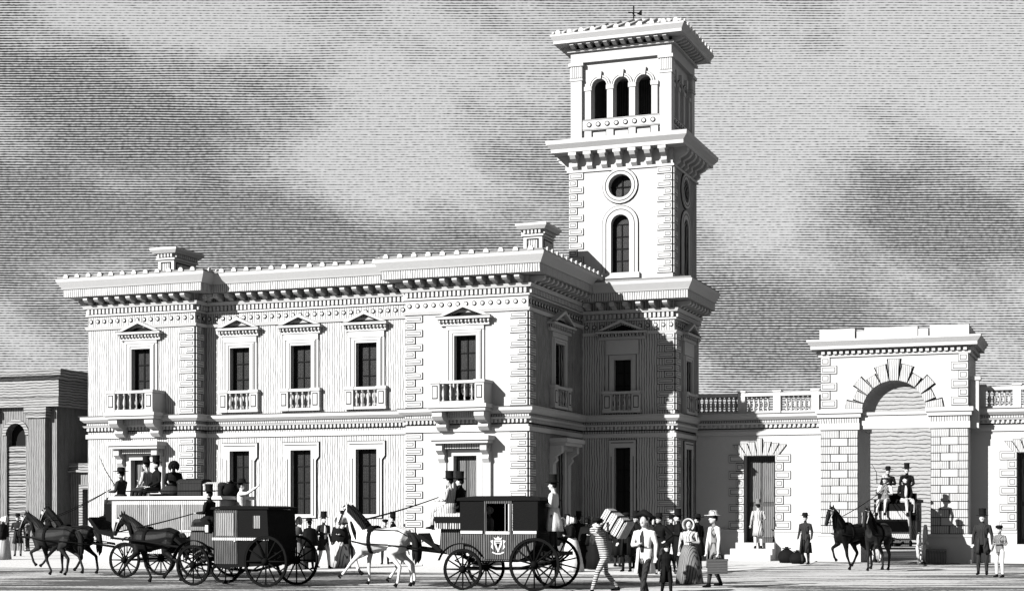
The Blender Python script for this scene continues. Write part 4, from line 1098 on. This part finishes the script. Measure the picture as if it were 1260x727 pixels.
MB().tube([(-.99,-.6,.57), (-.99,.6,.57)], .03, 6).build('axle', IRON, bro)
MB().tube([(-.99,0,.5), (-.3,0,.34), (.4,0,.36), (.97,0,.5)], .035, 6).build('perch', IRON, bro)
MB().prism([(.6,.66), (1.0,.62), (1.24,.78), (1.28,1.1), (1.2,1.24), (.62,1.24)], -.34, .34).build('driver_box', BLACKH, bro)
MB().box(.64, 1.24, -.42, .42, 1.245, 1.33).build('seat', C_MID, bro)
MB().prism([(.62,1.335), (.7,1.335), (.66,1.55), (.59,1.55)], -.4, .4).build('seat_back', BLACK, bro)
MB().prism([(1.2,.72), (1.27,.72), (1.72,1.02), (1.68,1.08)], -.36, .36).build('footboard', BLACK, bro)
p_b = p
def on(root, x, y, z):
    M = Matrix.Translation(root.location) @ Matrix.Rotation(root.rotation_euler.z, 4, 'Z')
    return M @ Vector((x, y, z))
hb = horse(on(bro, 2.55, 0, 0), LEFT, 'black horse trotting in the shafts of the small closed carriage', H_BLACK, .84, ('reach', 'back', 'push', 'fwd'), head=1.6)
person(on(bro, .95, .02, 0), LEFT, 'dark-coated driver in top hat on the box of the small closed carriage', 1.5, C_BLACK, C_DARK, 'top', ('reins', 'reins'), 'sit', tails=.6, z=1.36)
reins([horse_bit(hb, 1), horse_bit(hb, -1)], on(bro, 1.26, .05, 1.66), 'black reins from the small closed carriage driver to his black horse', .05)

# ------------------------------------------------------------------ private coach with the crest
p = at_ground(613, 726); p.y += .66
co = thing('private_coach', 'black private coach with crested door, leather quarters and footman platform', 'carriage', p, PI)
low = [(-.86,1.2), (-.82,.95), (-.66,.74), (-.4,.63), (.4,.63), (.62,.70), (.76,.85), (.86,1.2)]
body = MB().prism([(-.66,.70), (-.4,.60), (.4,.60), (.62,.67), (.62,.72), (.4,.66), (-.4,.66), (-.66,.76)], -.6, .6).build('body', BLACK, co)
for s in (-1, 1): MB().prism(low, s*.62-.02, s*.62+.02).build('side_panel', BLACKH, body)
MB().prism([(.62,.67), (.76,.83), (.88,1.2), (.88,1.9), (.84,1.9), (.84,1.2), (.72,.86), (.6,.74)], -.6, .6).build('front_panel', BLACK, body)
MB().prism([(-.66,.70), (-.6,.76), (-.78,.97), (-.84,1.2), (-.84,1.9), (-.88,1.9), (-.88,1.2), (-.82,.95)], -.6, .6).build('rear_panel', BLACK, body)
MB().prism([(-.95,1.9), (.95,1.9), (.93,1.96), (.5,2.0), (-.5,2.0), (-.93,1.96)], -.68, .68).build('roof', BLACK, body)
MB().box(-.55, -.1, -.56, .56, .95, 1.08).build('seat', C_MID, co); MB().box(.35, .7, -.56, .56, .95, 1.08).build('seat', C_MID, co)
for s in (-1, 1):
    y = lambda a, b: (min(s*a, s*b), max(s*a, s*b))
    for x0, x1 in ((-.88, -.32), (.34, .88)):
        q = MB().box(x0, x1, *y(.60, .645), 1.24, 1.898).build('quarter_panel', BLACK, co)
        MB().box(x0+.02, x1-.02, *y(.64, .668), 1.2, 1.26).build('quarter_moulding', PALE, q)
    d = MB().box(-.3, .32, *y(.622, .662), .66, 1.2)
    d.box(-.3, -.25, *y(.615, .66), 1.2, 1.9).box(.27, .32, *y(.615, .66), 1.2, 1.9).box(-.25, .27, *y(.615, .66), 1.84, 1.9)
    d = d.build('door', BLACKH, co)
    MB().box(-.26, .28, *y(.655, .68), 1.19, 1.25).build('door_moulding', PALE, d)
    # crest: mantled shield with crown and supporters
    c = MB(); Y0, Y1 = y(.66, .672)
    c.prism([(-.09,.98), (0,.80), (.09,.98), (.09,1.06), (-.09,1.06)][::-1], Y0, Y1)
    c.prism([(-.07,1.075), (.07,1.075), (.1,1.13), (.045,1.1), (0,1.15), (-.045,1.1), (-.1,1.13)], Y0, Y1)
    for q in (-1, 1):
        c.prism([(q*.105,.86), (q*.16,.92), (q*.135,.99), (q*.175,1.05), (q*.11,1.07), (q*.12,.98)], Y0, Y1)
    c.prism([(-.14,.80), (-.05,.765), (.05,.765), (.14,.80), (.12,.825), (.05,.79), (-.05,.79), (-.12,.825)][::-1], Y0, Y1)
    c.build('crest', PALE, d, kind='stuff')
    Y0, Y1 = y(.672, .676)
    MB().prism([(-.045,1.0), (0,.87), (.045,1.0)][::-1], Y0, Y1).box(-.06, .06, Y0, Y1, 1.015, 1.035).build('crest_charge', BLACK, d, kind='stuff')
    wheel(co, .80, s*.68, .44, 12); wheel(co, -.82, s*.68, .56, 14)
    spring(co, .80, s*.45, .62); spring(co, -.82, s*.45, .76)
    fx = [(.84+.55*math.cos(t), s*.68, .44+.55*math.sin(t)) for t in [R(20+13*k) for k in range(11)]]
    MB().tube(fx, [(.07,.014)]*11, 6).build('mudguard', LEATHER, co)
    MB().tube([(1.1, s*.2, .78), (1.9, s*.25, .84), (2.2, s*.25, .86)], .022, 5).build('splinter_bar', BLACK, co)
MB().tube([(.8,-.66,.44), (.8,.66,.44)], .03, 6).build('axle', IRON, co); MB().tube([(-.82,-.66,.56), (-.82,.66,.56)], .03, 6).build('axle', IRON, co)
MB().tube([(-.95,0,.6), (-.6,0,.46), (.3,0,.44), (.8,0,.56), (1.1,0,.72)], .04, 6).build('perch', IRON, co)
MB().tube([(1.0,0,.72), (2.2,0,.84), (3.6,0,1.02)], .03, 6).build('pole', BLACK, co)
MB().prism([(.9,.8), (1.25,.74), (1.45,.9), (1.42,1.3), (.9,1.3)], -.42, .42).build('driver_boot', BLACKH, co)
hc_ = MB().prism([(.88,1.3), (1.46,1.3), (1.52,1.56), (.86,1.56)], -.56, .56)
hc_ = hc_.build('hammercloth', BLACK, co)
MB().box(.9, 1.48, -.5, .5, 1.562, 1.63).build('seat_cushion', PALEH, hc_)
fr = MB()
for k in range(12): x = .9+k*.052; fr.box(x, x+.028, .561, .575, 1.3, 1.42); fr.box(x, x+.028, -.575, -.561, 1.3, 1.42)
fr.build('fringe', C_LINED, hc_, kind='stuff')
MB().prism([(1.4,.84), (1.46,.80), (1.98,1.12), (1.95,1.2)], -.42, .42).build('footboard', BLACK, co)
MB().prism([(1.42,.92), (1.62,.99), (1.72,1.2), (1.62,1.42), (1.46,1.3)], -.3, .3).build('apron', C_WHITE, co)
MB().box(-1.3, -.88, -.45, .45, .74, .82).build('footman_platform', BLACK, co)
for s in (-1, 1): MB().tube([(-1.25, s*.3, .74), (-1.05, s*.35, .6), (-.82, s*.4, .56)], .025, 5).build('platform_strut', IRON, co)
hw1 = horse(on(co, 2.95, .3, 0), LEFT, 'white horse with dark tail drawing the crested coach', H_WHITE, .86, ('reach', 'lift', 'under', 'trail'), head=-.3)
hw2 = horse(on(co, 3.2, -.42, 0), LEFT, 'second white coach horse beyond the first, in the same harness', H_WHITE, .86, ('lift', 'down', 'fwd', 'trail'), head=-.2)
person(on(co, 1.28, .22, 0), LEFT, 'coachman in white coat and tall hat driving the crested coach', 1.45, C_LINED, C_LINED, 'top', ('reins', 'reins'), 'sit', tails=.6, z=1.64)
person(on(co, 1.22, -.24, 0), LEFT, 'dark-coated man beside the white-coated coachman on the coach box', 1.45, C_BLACK, C_BLACK, 'top', ('lap', 'lap'), 'sit', z=1.64)
reins([horse_bit(hw1, 1), horse_bit(hw2, 1)], on(co, 1.56, .22, 1.98), 'black reins running from the white coach horses to the coachman', .1)
person(on(co, -1.05, .1, 0), LEFT, 'footman in long white coat standing behind the crested coach', 1.5, C_WHITE, C_DARK, 'top', ('fold', 'fold'), 'stand', tails=.5, z=.82)
person(on(co, -.28, .1, 0), RIGHT, 'gentleman in top hat seated inside the crested coach', 1.5, C_DARK, C_DARK, 'top', ('lap', 'lap'), 'sit', z=1.0)
person(on(co, .5, -.1, 0), LEFT, 'bonneted lady seated inside the crested coach', 1.45, C_MID, C_MID, 'bonnet', ('lap', 'lap'), 'sit', z=1.0)

# ------------------------------------------------------------------ omnibus
p = at_depth(217, 41.5); 
om = thing('omnibus', 'long pale panelled horse omnibus with passengers and luggage on its roof', 'omnibus', p, PI)
mb = MB().prism([(-1.75,.62), (1.15,.62), (1.3,.8), (1.42,1.3), (1.42,1.98), (-1.75,1.98)], -.78, .78)
body = mb.build('body', PALEH, om)
MB().prism([(-1.85,1.985), (1.5,1.985), (1.46,2.07), (-1.8,2.07)], -.84, .84).build('roof', PALE, body)
for s in (-1, 1):
    y = lambda a, b: (min(s*a, s*b), max(s*a, s*b))
    for k in range(3):
        x0 = -1.6+k*.98
        pn = MB().box(x0, x0+.92, *y(.78, .795), 1.22, 1.86).build('side_panel', GREYH, om)
        MB().box(x0-.02, x0+.94, *y(.78, .805), 1.165, 1.215).build('panel_moulding', PALE, pn)
    sc_ = MB()
    for k in range(9):
        x = -1.5+k*.31
        sc_.tube([(x+.12*math.cos(t)*(1-.4*t/6), s*.79, .93+.1*math.sin(t)) for t in [i*.6 for i in range(9)]], .014, 5)
    sc_.build('scrollwork', BLACK, om, kind='stuff')
    wheel(om, 1.0, s*.84, .45, 12); wheel(om, -1.15, s*.84, .56, 14); spring(om, 1.0, s*.55, .6); spring(om, -1.15, s*.55, .72)
    MB().tube([(-1.7, s*.78, 2.2), (1.0, s*.78, 2.2)], .015, 5).build('roof_rail', IRON, om)
    MB().tube([(1.5, s*.3, .74), (2.3, s*.3, .86)], .025, 5).build('splinter_bar', BLACK, om)
MB().tube([(1.0,-.8,.45), (1.0,.8,.45)], .03, 6).build('axle', IRON, om); MB().tube([(-1.15,-.8,.56), (-1.15,.8,.56)], .03, 6).build('axle', IRON, om)
MB().prism([(1.43,1.0), (2.0,1.12), (2.3,1.5), (2.22,1.54), (1.94,1.22), (1.43,1.13)], -.6, .6).build('footboard', BLACK, om)
MB().prism([(1.43,1.36), (1.72,1.46), (1.78,1.88), (1.43,1.88)], -.6, .6).build('driver_seat', BLACK, om)
MB().box(-1.0, .7, -.16, .16, 2.075, 2.14).build('roof_bench', BLACK, om)
MB().box(-2.2, -1.76, -.5, .5, .78, .86).build('rear_step', BLACK, om)
for s in (-1, 1): MB().tube([(-2.1, s*.4, .78), (-1.76, s*.4, .66)], .025, 5).build('step_strut', IRON, om)
MB().tube([(1.4,0,.7), (2.6,0,.86), (4.9,0,1.02)], .035, 6).build('pole', BLACK, om)
ho1 = horse(on(om, 3.45, .45, 0), LEFT, 'dark horse on the near side of the omnibus team, head lowered', H_DARK, .84, ('lift', 'back', 'under', 'push'), head=1.2)
ho2 = horse(on(om, 3.5, -.4, 0), LEFT, 'dark horse on the station side of the omnibus team, head raised', H_BLACK, .86, ('reach', 'down', 'fwd', 'trail'), head=-.2)
person(on(om, 1.52, .2, 0), LEFT, 'omnibus driver in dark coat holding reins and long whip', 1.6, C_DARK, C_DARK, 'wide', ('reins', 'whip'), 'sit', tails=.6, z=1.9)
reins([horse_bit(ho1, 1), horse_bit(ho2, 1)], on(om, 1.85, .2, 2.27), 'long reins from the omnibus driver down to his two dark horses', .15)
wp = on(om, 1.88, -.03, 2.36)
wo = MB().tube([(0,0,0), (-.3,0,.42), (-.5,.02,.78)], [.014,.01,.006], 5).build('whip', LEATHER, None, wp); tag(wo, 'thin carriage whip raised above the omnibus driver', 'whip')
person(on(om, .82, .1, 0), LEFT, 'pale-coated roof passenger just behind the omnibus driver', 1.55, C_LINED, C_DARK, 'top', ('lap', 'fold'), 'sit', z=2.15)
person(on(om, .42, .25, 0), 235, 'dark-coated roof passenger seated midway along the omnibus roof bench', 1.55, C_BLACK, C_BLACK, 'top', ('lap', 'lap'), 'sit', z=2.15)
person(on(om, .3, -.35, 0), 120, 'roof passenger in black bonnet seated facing the station house', 1.5, C_BLACK, C_BLACK, 'bonnet', ('lap', 'lap'), 'sit', z=2.15, bonnet=C_BLACK)
person(on(om, -1.97, .12, 0), 20, 'white-coated conductor on the omnibus rear step stretching out one arm', 1.58, C_WHITE, C_DARK, 'wide', ('down', 'raise'), 'stand', z=.86)
def trunk(pos, rz, sx, sy, sz, label, m, strap=True, dome=.05):
    t = thing('trunk', label, 'trunk', pos, rz)
    MB().box(-sx/2, sx/2, -sy/2, sy/2, 0, sz*.72).build('box', m, t)
    MB().prism_x([(-sy/2-.01, sz*.73), (sy/2+.01, sz*.73), (sy/2+.01, sz*.85), (sy/4, sz*.85+dome), (-sy/4, sz*.85+dome), (-sy/2-.01, sz*.85)], -sx/2-.01, sx/2+.01).build('lid', m, t)
    if strap:
        for q in (-.3, .3): MB().box(sx*q-.025, sx*q+.025, -sy/2-.018, -sy/2-.002, 0.01, sz*.84).build('strap', LEATHER, t)
    return t
trunk(on(om, -.72, .3, 2.07), PI, .7, .5, .45, 'dark ribbed trunk strapped on the omnibus roof', C_DARK)
trunk(on(om, -1.3, .25, 2.07), PI, .42, .5, .36, 'pale square box standing on the omnibus roof', PALEH)
def sack(pos, label, m, sx=.4, sy=.3, sz=.35, rz=0.0, cat='bundle'):
    mb = MB(); random.seed(int(abs(pos[0])*97)); prof = [(.72,0),(1.0,.18),(1.05,.42),(.85,.72),(.4,.92),(.16,1.0),(.22,1.12)]
    n = 14; vs = []; 
    for i, (r, z_) in enumerate(prof):
        for k in range(n):
            t = 2*PI*k/n; f = r*(1+.1*math.sin(3*t+i)+random.uniform(-.06, .06)); vs.append((sx*f*math.cos(t), sy*f*math.sin(t), sz*z_))
    fs = [(i*n+k, i*n+(k+1) % n, (i+1)*n+(k+1) % n, (i+1)*n+k) for i in range(len(prof)-1) for k in range(n)]+[tuple(range(n-1, -1, -1)), tuple(range((len(prof)-1)*n, len(prof)*n))]
    mb.add(vs, fs, 0, True)
    s_ = mb.build('bundle', m, None, pos, rz); tag(s_, label, cat)
    MB().lathe([(.19*sx/.4, .97*sz), (.21*sx/.4, 1.0*sz), (.19*sx/.4, 1.03*sz)], 10, sy=sy/sx).build('tie', LEATHER, s_)
    return s_
sack(on(om, -.1, .4, 2.07), 'dark tied bundle lying between omnibus passengers and trunk', C_DARK, .26, .24, .3)
sack(on(om, -1.66, .1, 2.07), 'black tied bundle at the rear edge of the omnibus roof', C_BLACK, .18, .28, .36)

# ------------------------------------------------------------------ stage coach coming out of the archway
p = at_depth(1106, 52.8)
sc_ = thing('stage_coach', 'stage coach with outside passengers driving out through the archway', 'coach', p, R(-90))
MB().prism([(-.95,1.3), (-.88,.95), (-.5,.78), (.45,.78), (.75,.95), (.85,1.3), (.85,2.0), (-.95,2.0)], -.62, .62).build('body', GREYH, sc_)
MB().prism([(-1.02,2.002), (.95,2.002), (.9,2.1), (-.98,2.1)], -.68, .68).build('roof', BLACK, sc_)
MB().prism([(.86,.8), (1.4,.85), (1.5,1.2), (1.5,1.72), (.86,1.72)], -.5, .5).build('front_boot', PALEH, sc_)
MB().box(.9, 1.5, -.6, .6, 1.725, 1.95).build('driver_seat', BLACK, sc_)
MB().prism([(1.5,1.1), (1.56,1.06), (1.95,1.4), (1.9,1.46)], -.5, .5).build('footboard', BLACK, sc_)
MB().prism([(-.96,.85), (-.96,1.7), (-1.5,1.7), (-1.5,.95)], -.5, .5).build('rear_boot', BLACK, sc_)
MB().box(.2, .6, -.6, .6, 2.105, 2.3).build('roof_seat', BLACK, sc_)
for s in (-1, 1):
    y = lambda a, b: (min(s*a, s*b), max(s*a, s*b))
    d = MB().box(-.35, .25, *y(.62, .64), .85, 1.92).build('door', BLACKH, sc_)
    MB().box(-.27, .17, *y(.638, .65), 1.4, 1.82).build('window', GLASS, d)
    MB().box(.4, .75, *y(.62, .635), 1.4, 1.82).build('quarter_window', GLASS, sc_); MB().box(-.85, -.5, *y(.62, .635), 1.4, 1.82).build('quarter_window', GLASS, sc_)
    wheel(sc_, 1.05, s*.76, .52, 12, PALE); wheel(sc_, -.85, s*.76, .64, 14, PALE); spring(sc_, 1.05, s*.5, .68); spring(sc_, -.85, s*.5, .78)
    lp = MB().box(.88, 1.02, s*.58-.06, s*.58+.06, 1.42, 1.66).prism([(.86,1.66), (1.04,1.66), (.95,1.76)], s*.58-.07, s*.58+.07).build('lamp', BLACK, sc_)
MB().tube([(1.05,-.74,.52), (1.05,.74,.52)], .03, 6).build('axle', IRON, sc_); MB().tube([(-.85,-.74,.64), (-.85,.74,.64)], .03, 6).build('axle', IRON, sc_)
MB().tube([(1.3,0,.78), (2.4,0,.92), (4.3,0,1.06)], .035, 6).build('pole', BLACK, sc_)
MB().tube([(-1.2,0,.68), (0,0,.6), (1.05,0,.62)], .04, 6).build('perch', IRON, sc_)
hg1 = horse(at_depth(1080, 45.6), -103, 'dark stage-coach horse on the right of its pair with pale face strap', H_DARK, .88, ('lift', 'down', 'under', 'trail'), head=.6)
hg2 = horse(at_depth(1047, 46.4), -122, 'black stage-coach horse on the outside of its pair, turning away', H_BLACK, .88, ('back', 'lift', 'trail', 'fwd'), head=.2)
person(on(sc_, 1.2, -.28, 0), -100, 'stage-coach driver in pale sleeves holding whip on the high box', 1.6, C_MID, C_LINED, 'wide', ('reins', 'whip'), 'sit', z=1.96, sleeve=C_WHITE, hatm=C_LINED)
wo = MB().tube([(0,0,0), (.02,-.25,.35), (-.1,-.5,.62)], [.014,.01,.006], 5).build('whip', LEATHER, None, on(sc_, 1.55, -.5, 2.6)); tag(wo, 'thin whip held up by the stage-coach driver in the archway', 'whip')
reins([horse_bit(hg1, 1), horse_bit(hg2, 1)], on(sc_, 1.53, -.28, 2.4), 'reins from the stage-coach driver to his two dark horses', .12)
person(on(sc_, 1.1, .32, 0), -60, 'man in dark coat and pale trousers beside the stage-coach driver', 1.6, C_BLACK, C_LINED, 'cap', ('lap', 'lap'), 'sit', z=1.96, vest=C_WHITE)
person(on(sc_, .36, .3, 0), -90, 'dark outside passenger seated on the stage-coach roof', 1.55, C_BLACK, C_BLACK, 'top', ('lap', 'lap'), 'sit', z=2.31)
person(on(sc_, .36, -.3, 0), -90, 'muffled dark passenger high on the stage-coach roof behind its driver', 1.5, C_BLACK, C_DARK, 'wide', ('fold', 'fold'), 'sit', z=2.31)

# ------------------------------------------------------------------ people on foot
G = at_ground
# by the old arcade
person(G(22, 684), -60, 'man in dark coat and wide hat before the old arcade', 1.58, C_DARK, C_MID, 'wide', ('down', 'fold'), 'stand', tails=.55)
person(G(4, 688), 20, 'woman in pale skirt and black shawl at the old arcade', 1.52, C_BLACK, C_LINED, 'bonnet', ('fold', 'fold'), dress=C_LINED, shawl=C_BLACK)
person(G(34, 678), 190, 'lad in cap loitering against the old arcade pilaster', 1.4, C_MID, C_BLACK, 'cap', ('down', 'down'))
person(G(11, 676), 240, 'man in top hat closest to the louvred arch', 1.6, C_BLACK, C_BLACK, 'top', ('fold', 'down'), tails=.5)
person(G(78, 675), -50, 'man in top hat behind the omnibus horses near the porch', 1.55, C_MID, C_MID, 'top', ('down', 'down'), tails=.55)
person(G(86, 674), 200, 'tall dark man in top hat talking behind the omnibus horses', 1.62, C_BLACK, C_DARK, 'top', ('fold', 'down'))
person(G(98, 676), -90, 'man in wide hat nearest the station corner behind omnibus horses', 1.55, C_DARK, C_MID, 'wide', ('down', 'hip'))
# between the two carriages
person(G(364, 700), -20, 'woman in big white bonnet and lined pale dress by the carriage wheel', 1.5, C_DARK, C_LINED, 'bonnet', ('fold', 'fold'), dress=C_LINED, shawl=C_MID)
person(G(381, 700), 150, 'short figure in long black cloak and low hat', 1.45, C_BLACK, C_BLACK, 'wide', ('fold', 'fold'), tails=.25, shawl=C_BLACK)
person(G(398, 699), -30, 'gentleman in top hat, dark tailcoat and white trousers', 1.56, C_DARK, C_WHITE, 'top', ('down', 'fold'), 'step', tails=.6, vest=C_WHITE)
person(G(418, 698), -75, 'woman in black shawl and lined skirt beside the white horse', 1.5, C_BLACK, C_MID, 'bonnet', ('fold', 'fold'), dress=C_LINED, shawl=C_BLACK)
person(G(431, 692), 175, 'man in flat wide hat partly hidden by white horse head', 1.55, C_DARK, C_DARK, 'wide', ('down', 'fold'), hatm=C_MID)
person(G(474, 694), -70, 'child in grey beyond the white horse back', 1.42, C_MID, C_DARK, 'cap', ('down', 'down'))
person(G(484, 693), 190, 'man in black top hat beyond the white horse back', 1.56, C_BLACK, C_DARK, 'top', ('fold', 'down'))
person((CP-.05, -.25, 0), TOCAM, 'lady in pale bonnet standing on the top step of the doorway', 1.5, C_DARK, C_DARK, 'bonnet', ('fold', 'fold'), dress=C_MID, z=.852)
# right of the crested coach
person(G(689, 700), -30, 'woman in white-lined bonnet and black shawl close behind the footman', 1.46, C_BLACK, C_MID, 'bonnet', ('fold', 'fold'), dress=C_MID, shawl=C_BLACK)
person(G(704, 703), 190, 'woman in black bodice and full white skirt facing the coach', 1.52, C_BLACK, C_WHITE, 'bonnet', ('fold', 'down'), dress=C_WHITE)
person(G(722, 699), 80, 'woman wrapped in black cloak in front of the side door', 1.5, C_BLACK, C_BLACK, 'bonnet', ('fold', 'fold'), dress=C_BLACK, shawl=C_BLACK, bonnet=C_BLACK)
person(G(712, 692), 100, 'man in black top hat at the foot of side steps', 1.58, C_BLACK, C_BLACK, 'top', ('down', 'down'), tails=.5)
por = person(G(744, 731), 215, 'porter in striped clothes bent under a bale on his shoulder', 1.5, C_STRIPE, C_STRIPE, 'cap', (((.17,.30,1.50), (-.04,.20,1.64)), ((.12,.30,1.48), (-.06,.18,1.62))), 'stride', lean=.22)
bp = por.location+Vector((.20, .12, 1.42))
bl = thing('bale', 'striped bale roped and tilted on the shoulder of the bent porter', 'bale', bp)
bx_ = MB().box(-.29, .29, -.2, .2, -.2, .2).build('pack', CANVAS, bl); bx_.rotation_euler = (0, R(32), R(-8))
bv = bx_.modifiers.new('soft', 'BEVEL'); bv.width = .05; bv.segments = 3
for q in (-.14, .05, .21): MB().box(q-.012, q+.012, -.212, .212, -.212, .212).build('rope', LEATHER, bx_)
person(G(771, 703), -95, 'tall dark man in cap before the tower window', 1.62, C_BLACK, C_BLACK, 'cap', ('fold', 'down'), tails=.5)
person(G(760, 697), 60, 'dark figure with back turned at the foot of tower', 1.55, C_BLACK, C_DARK, 'wide', ('down', 'down'), tails=.4)
gm = person(G(793, 738), -100, 'man in bicorne hat and open white coat striding forward', 1.58, C_WHITE, C_DARK, 'bicorne', ('down', 'fold'), 'stride', tails=.55, vest=C_DARK)
person(G(820, 735), -60, 'small child in black coat and wide hat', 1.02, C_BLACK, C_BLACK, 'wide', ('down', 'down'), 'step', tails=.5)
person(G(814, 706), -120, 'man in black wide hat bending to talk beneath tower quoins', 1.58, C_BLACK, C_DARK, 'wide', ('hip', 'fold'), 'step', tails=.5, lean=.12)
person(G(835, 704), 200, 'man in black top hat facing his companion by tower corner', 1.62, C_BLACK, C_BLACK, 'top', ('fold', 'down'), tails=.5)
person(G(826, 698), -70, 'dark cloaked figure half hidden by the tower corner group', 1.55, C_BLACK, C_BLACK, 'wide', ('fold', 'fold'), shawl=C_BLACK)
person(G(848, 718), -85, 'woman in white bonnet and grey lined dress with folded shawl', 1.46, C_LINED, C_MID, 'bonnet', ('fold', 'down'), dress=C_MID)
bm_ = person(G(879, 722), -140, 'man in pale-crowned wide hat and white sleeves carrying a basket', 1.62, C_MID, C_DARK, 'wide', ('carry', 'carry'), 'step', tails=.45, sleeve=C_WHITE, vest=C_WHITE, hatm=C_LINED)
M = Matrix.Translation(bm_.location) @ Matrix.Rotation(bm_.rotation_euler.z, 4, 'Z') @ Matrix.Diagonal((*bm_.scale, 1))
hp = M @ Vector((.07, .30, .78))
bk = thing('basket', 'square dark wicker basket hanging from the hand of hatted man', 'basket', (hp.x, hp.y, hp.z-.42), R(12))
mb = MB().prism_x([(-.12,0), (.12,0), (.15,.28), (-.15,.28)], -.22, .22).build('basket_body', WICKER, bk)
MB().box(-.235, .235, -.16, .16, .282, .32).build('lid', WICKER, bk)
MB().tube([(-.12,0,.31), (-.1,0,.4), (0,0,.44), (.1,0,.4), (.12,0,.31)], .014, 6).build('handle', LEATHER, bk)
person(G(697, 694), 60, 'man in wide black hat between the side steps and bonneted women', 1.56, C_BLACK, C_BLACK, 'wide', ('down', 'fold'), tails=.5)
person(G(733, 700), 200, 'black-gowned woman with dark bonnet behind the bent porter', 1.5, C_BLACK, C_BLACK, 'bonnet', ('fold', 'fold'), dress=C_BLACK, shawl=C_DARK, bonnet=C_DARK)
person(G(783, 699), 250, 'man in black top hat behind the bicorne-hatted man', 1.58, C_BLACK, C_BLACK, 'top', ('fold', 'down'), tails=.5)
person(G(803, 700), -60, 'woman in dark shawl standing against the tower plinth', 1.5, C_DARK, C_BLACK, 'bonnet', ('fold', 'fold'), dress=C_BLACK, shawl=C_DARK, bonnet=C_BLACK)
person(G(859, 700), 160, 'black-coated man in wide hat at the tower corner, half turned', 1.56, C_BLACK, C_BLACK, 'wide', ('down', 'down'), tails=.45)
# in front of the yard walls
person((5.72, YW-.60, 0), AWAY, 'man in long pale coat and tall hat climbing the doorway steps', 1.6, C_LINED, C_WHITE, 'top', ('down', 'fold'), 'stand', tails=.5, z=.414, hatm=C_MID)
person(G(991, 694), -110, 'man in long dark greatcoat and wide hat beside black bundles', 1.6, C_DARK, C_DARK, 'wide', ('down', 'down'), tails=.4)
sack(G(968, 692), 'larger black bundle on the ground against the plinth', C_BLACK, .3, .26, .48)
sack(G(981, 693), 'smaller black bundle between the larger one and greatcoated man', C_BLACK, .26, .24, .4)
trunk(at_Y(1150, 690, 7.0).xy.to_3d(), R(4), .75, .5, .5, 'grey cloth-covered chest standing against the archway pier', C_MID, False)
person(G(1209, 707), -95, 'stout man in tall hat and dark coat standing with a boy', 1.62, C_DARK, C_DARK, 'top', ('down', 'down'), tails=.62)
person(G(1230, 710), -120, 'boy in cap, dark jacket and white trousers', 1.3, C_MID, C_WHITE, 'cap', ('fold', 'down'))
finish_bodies()
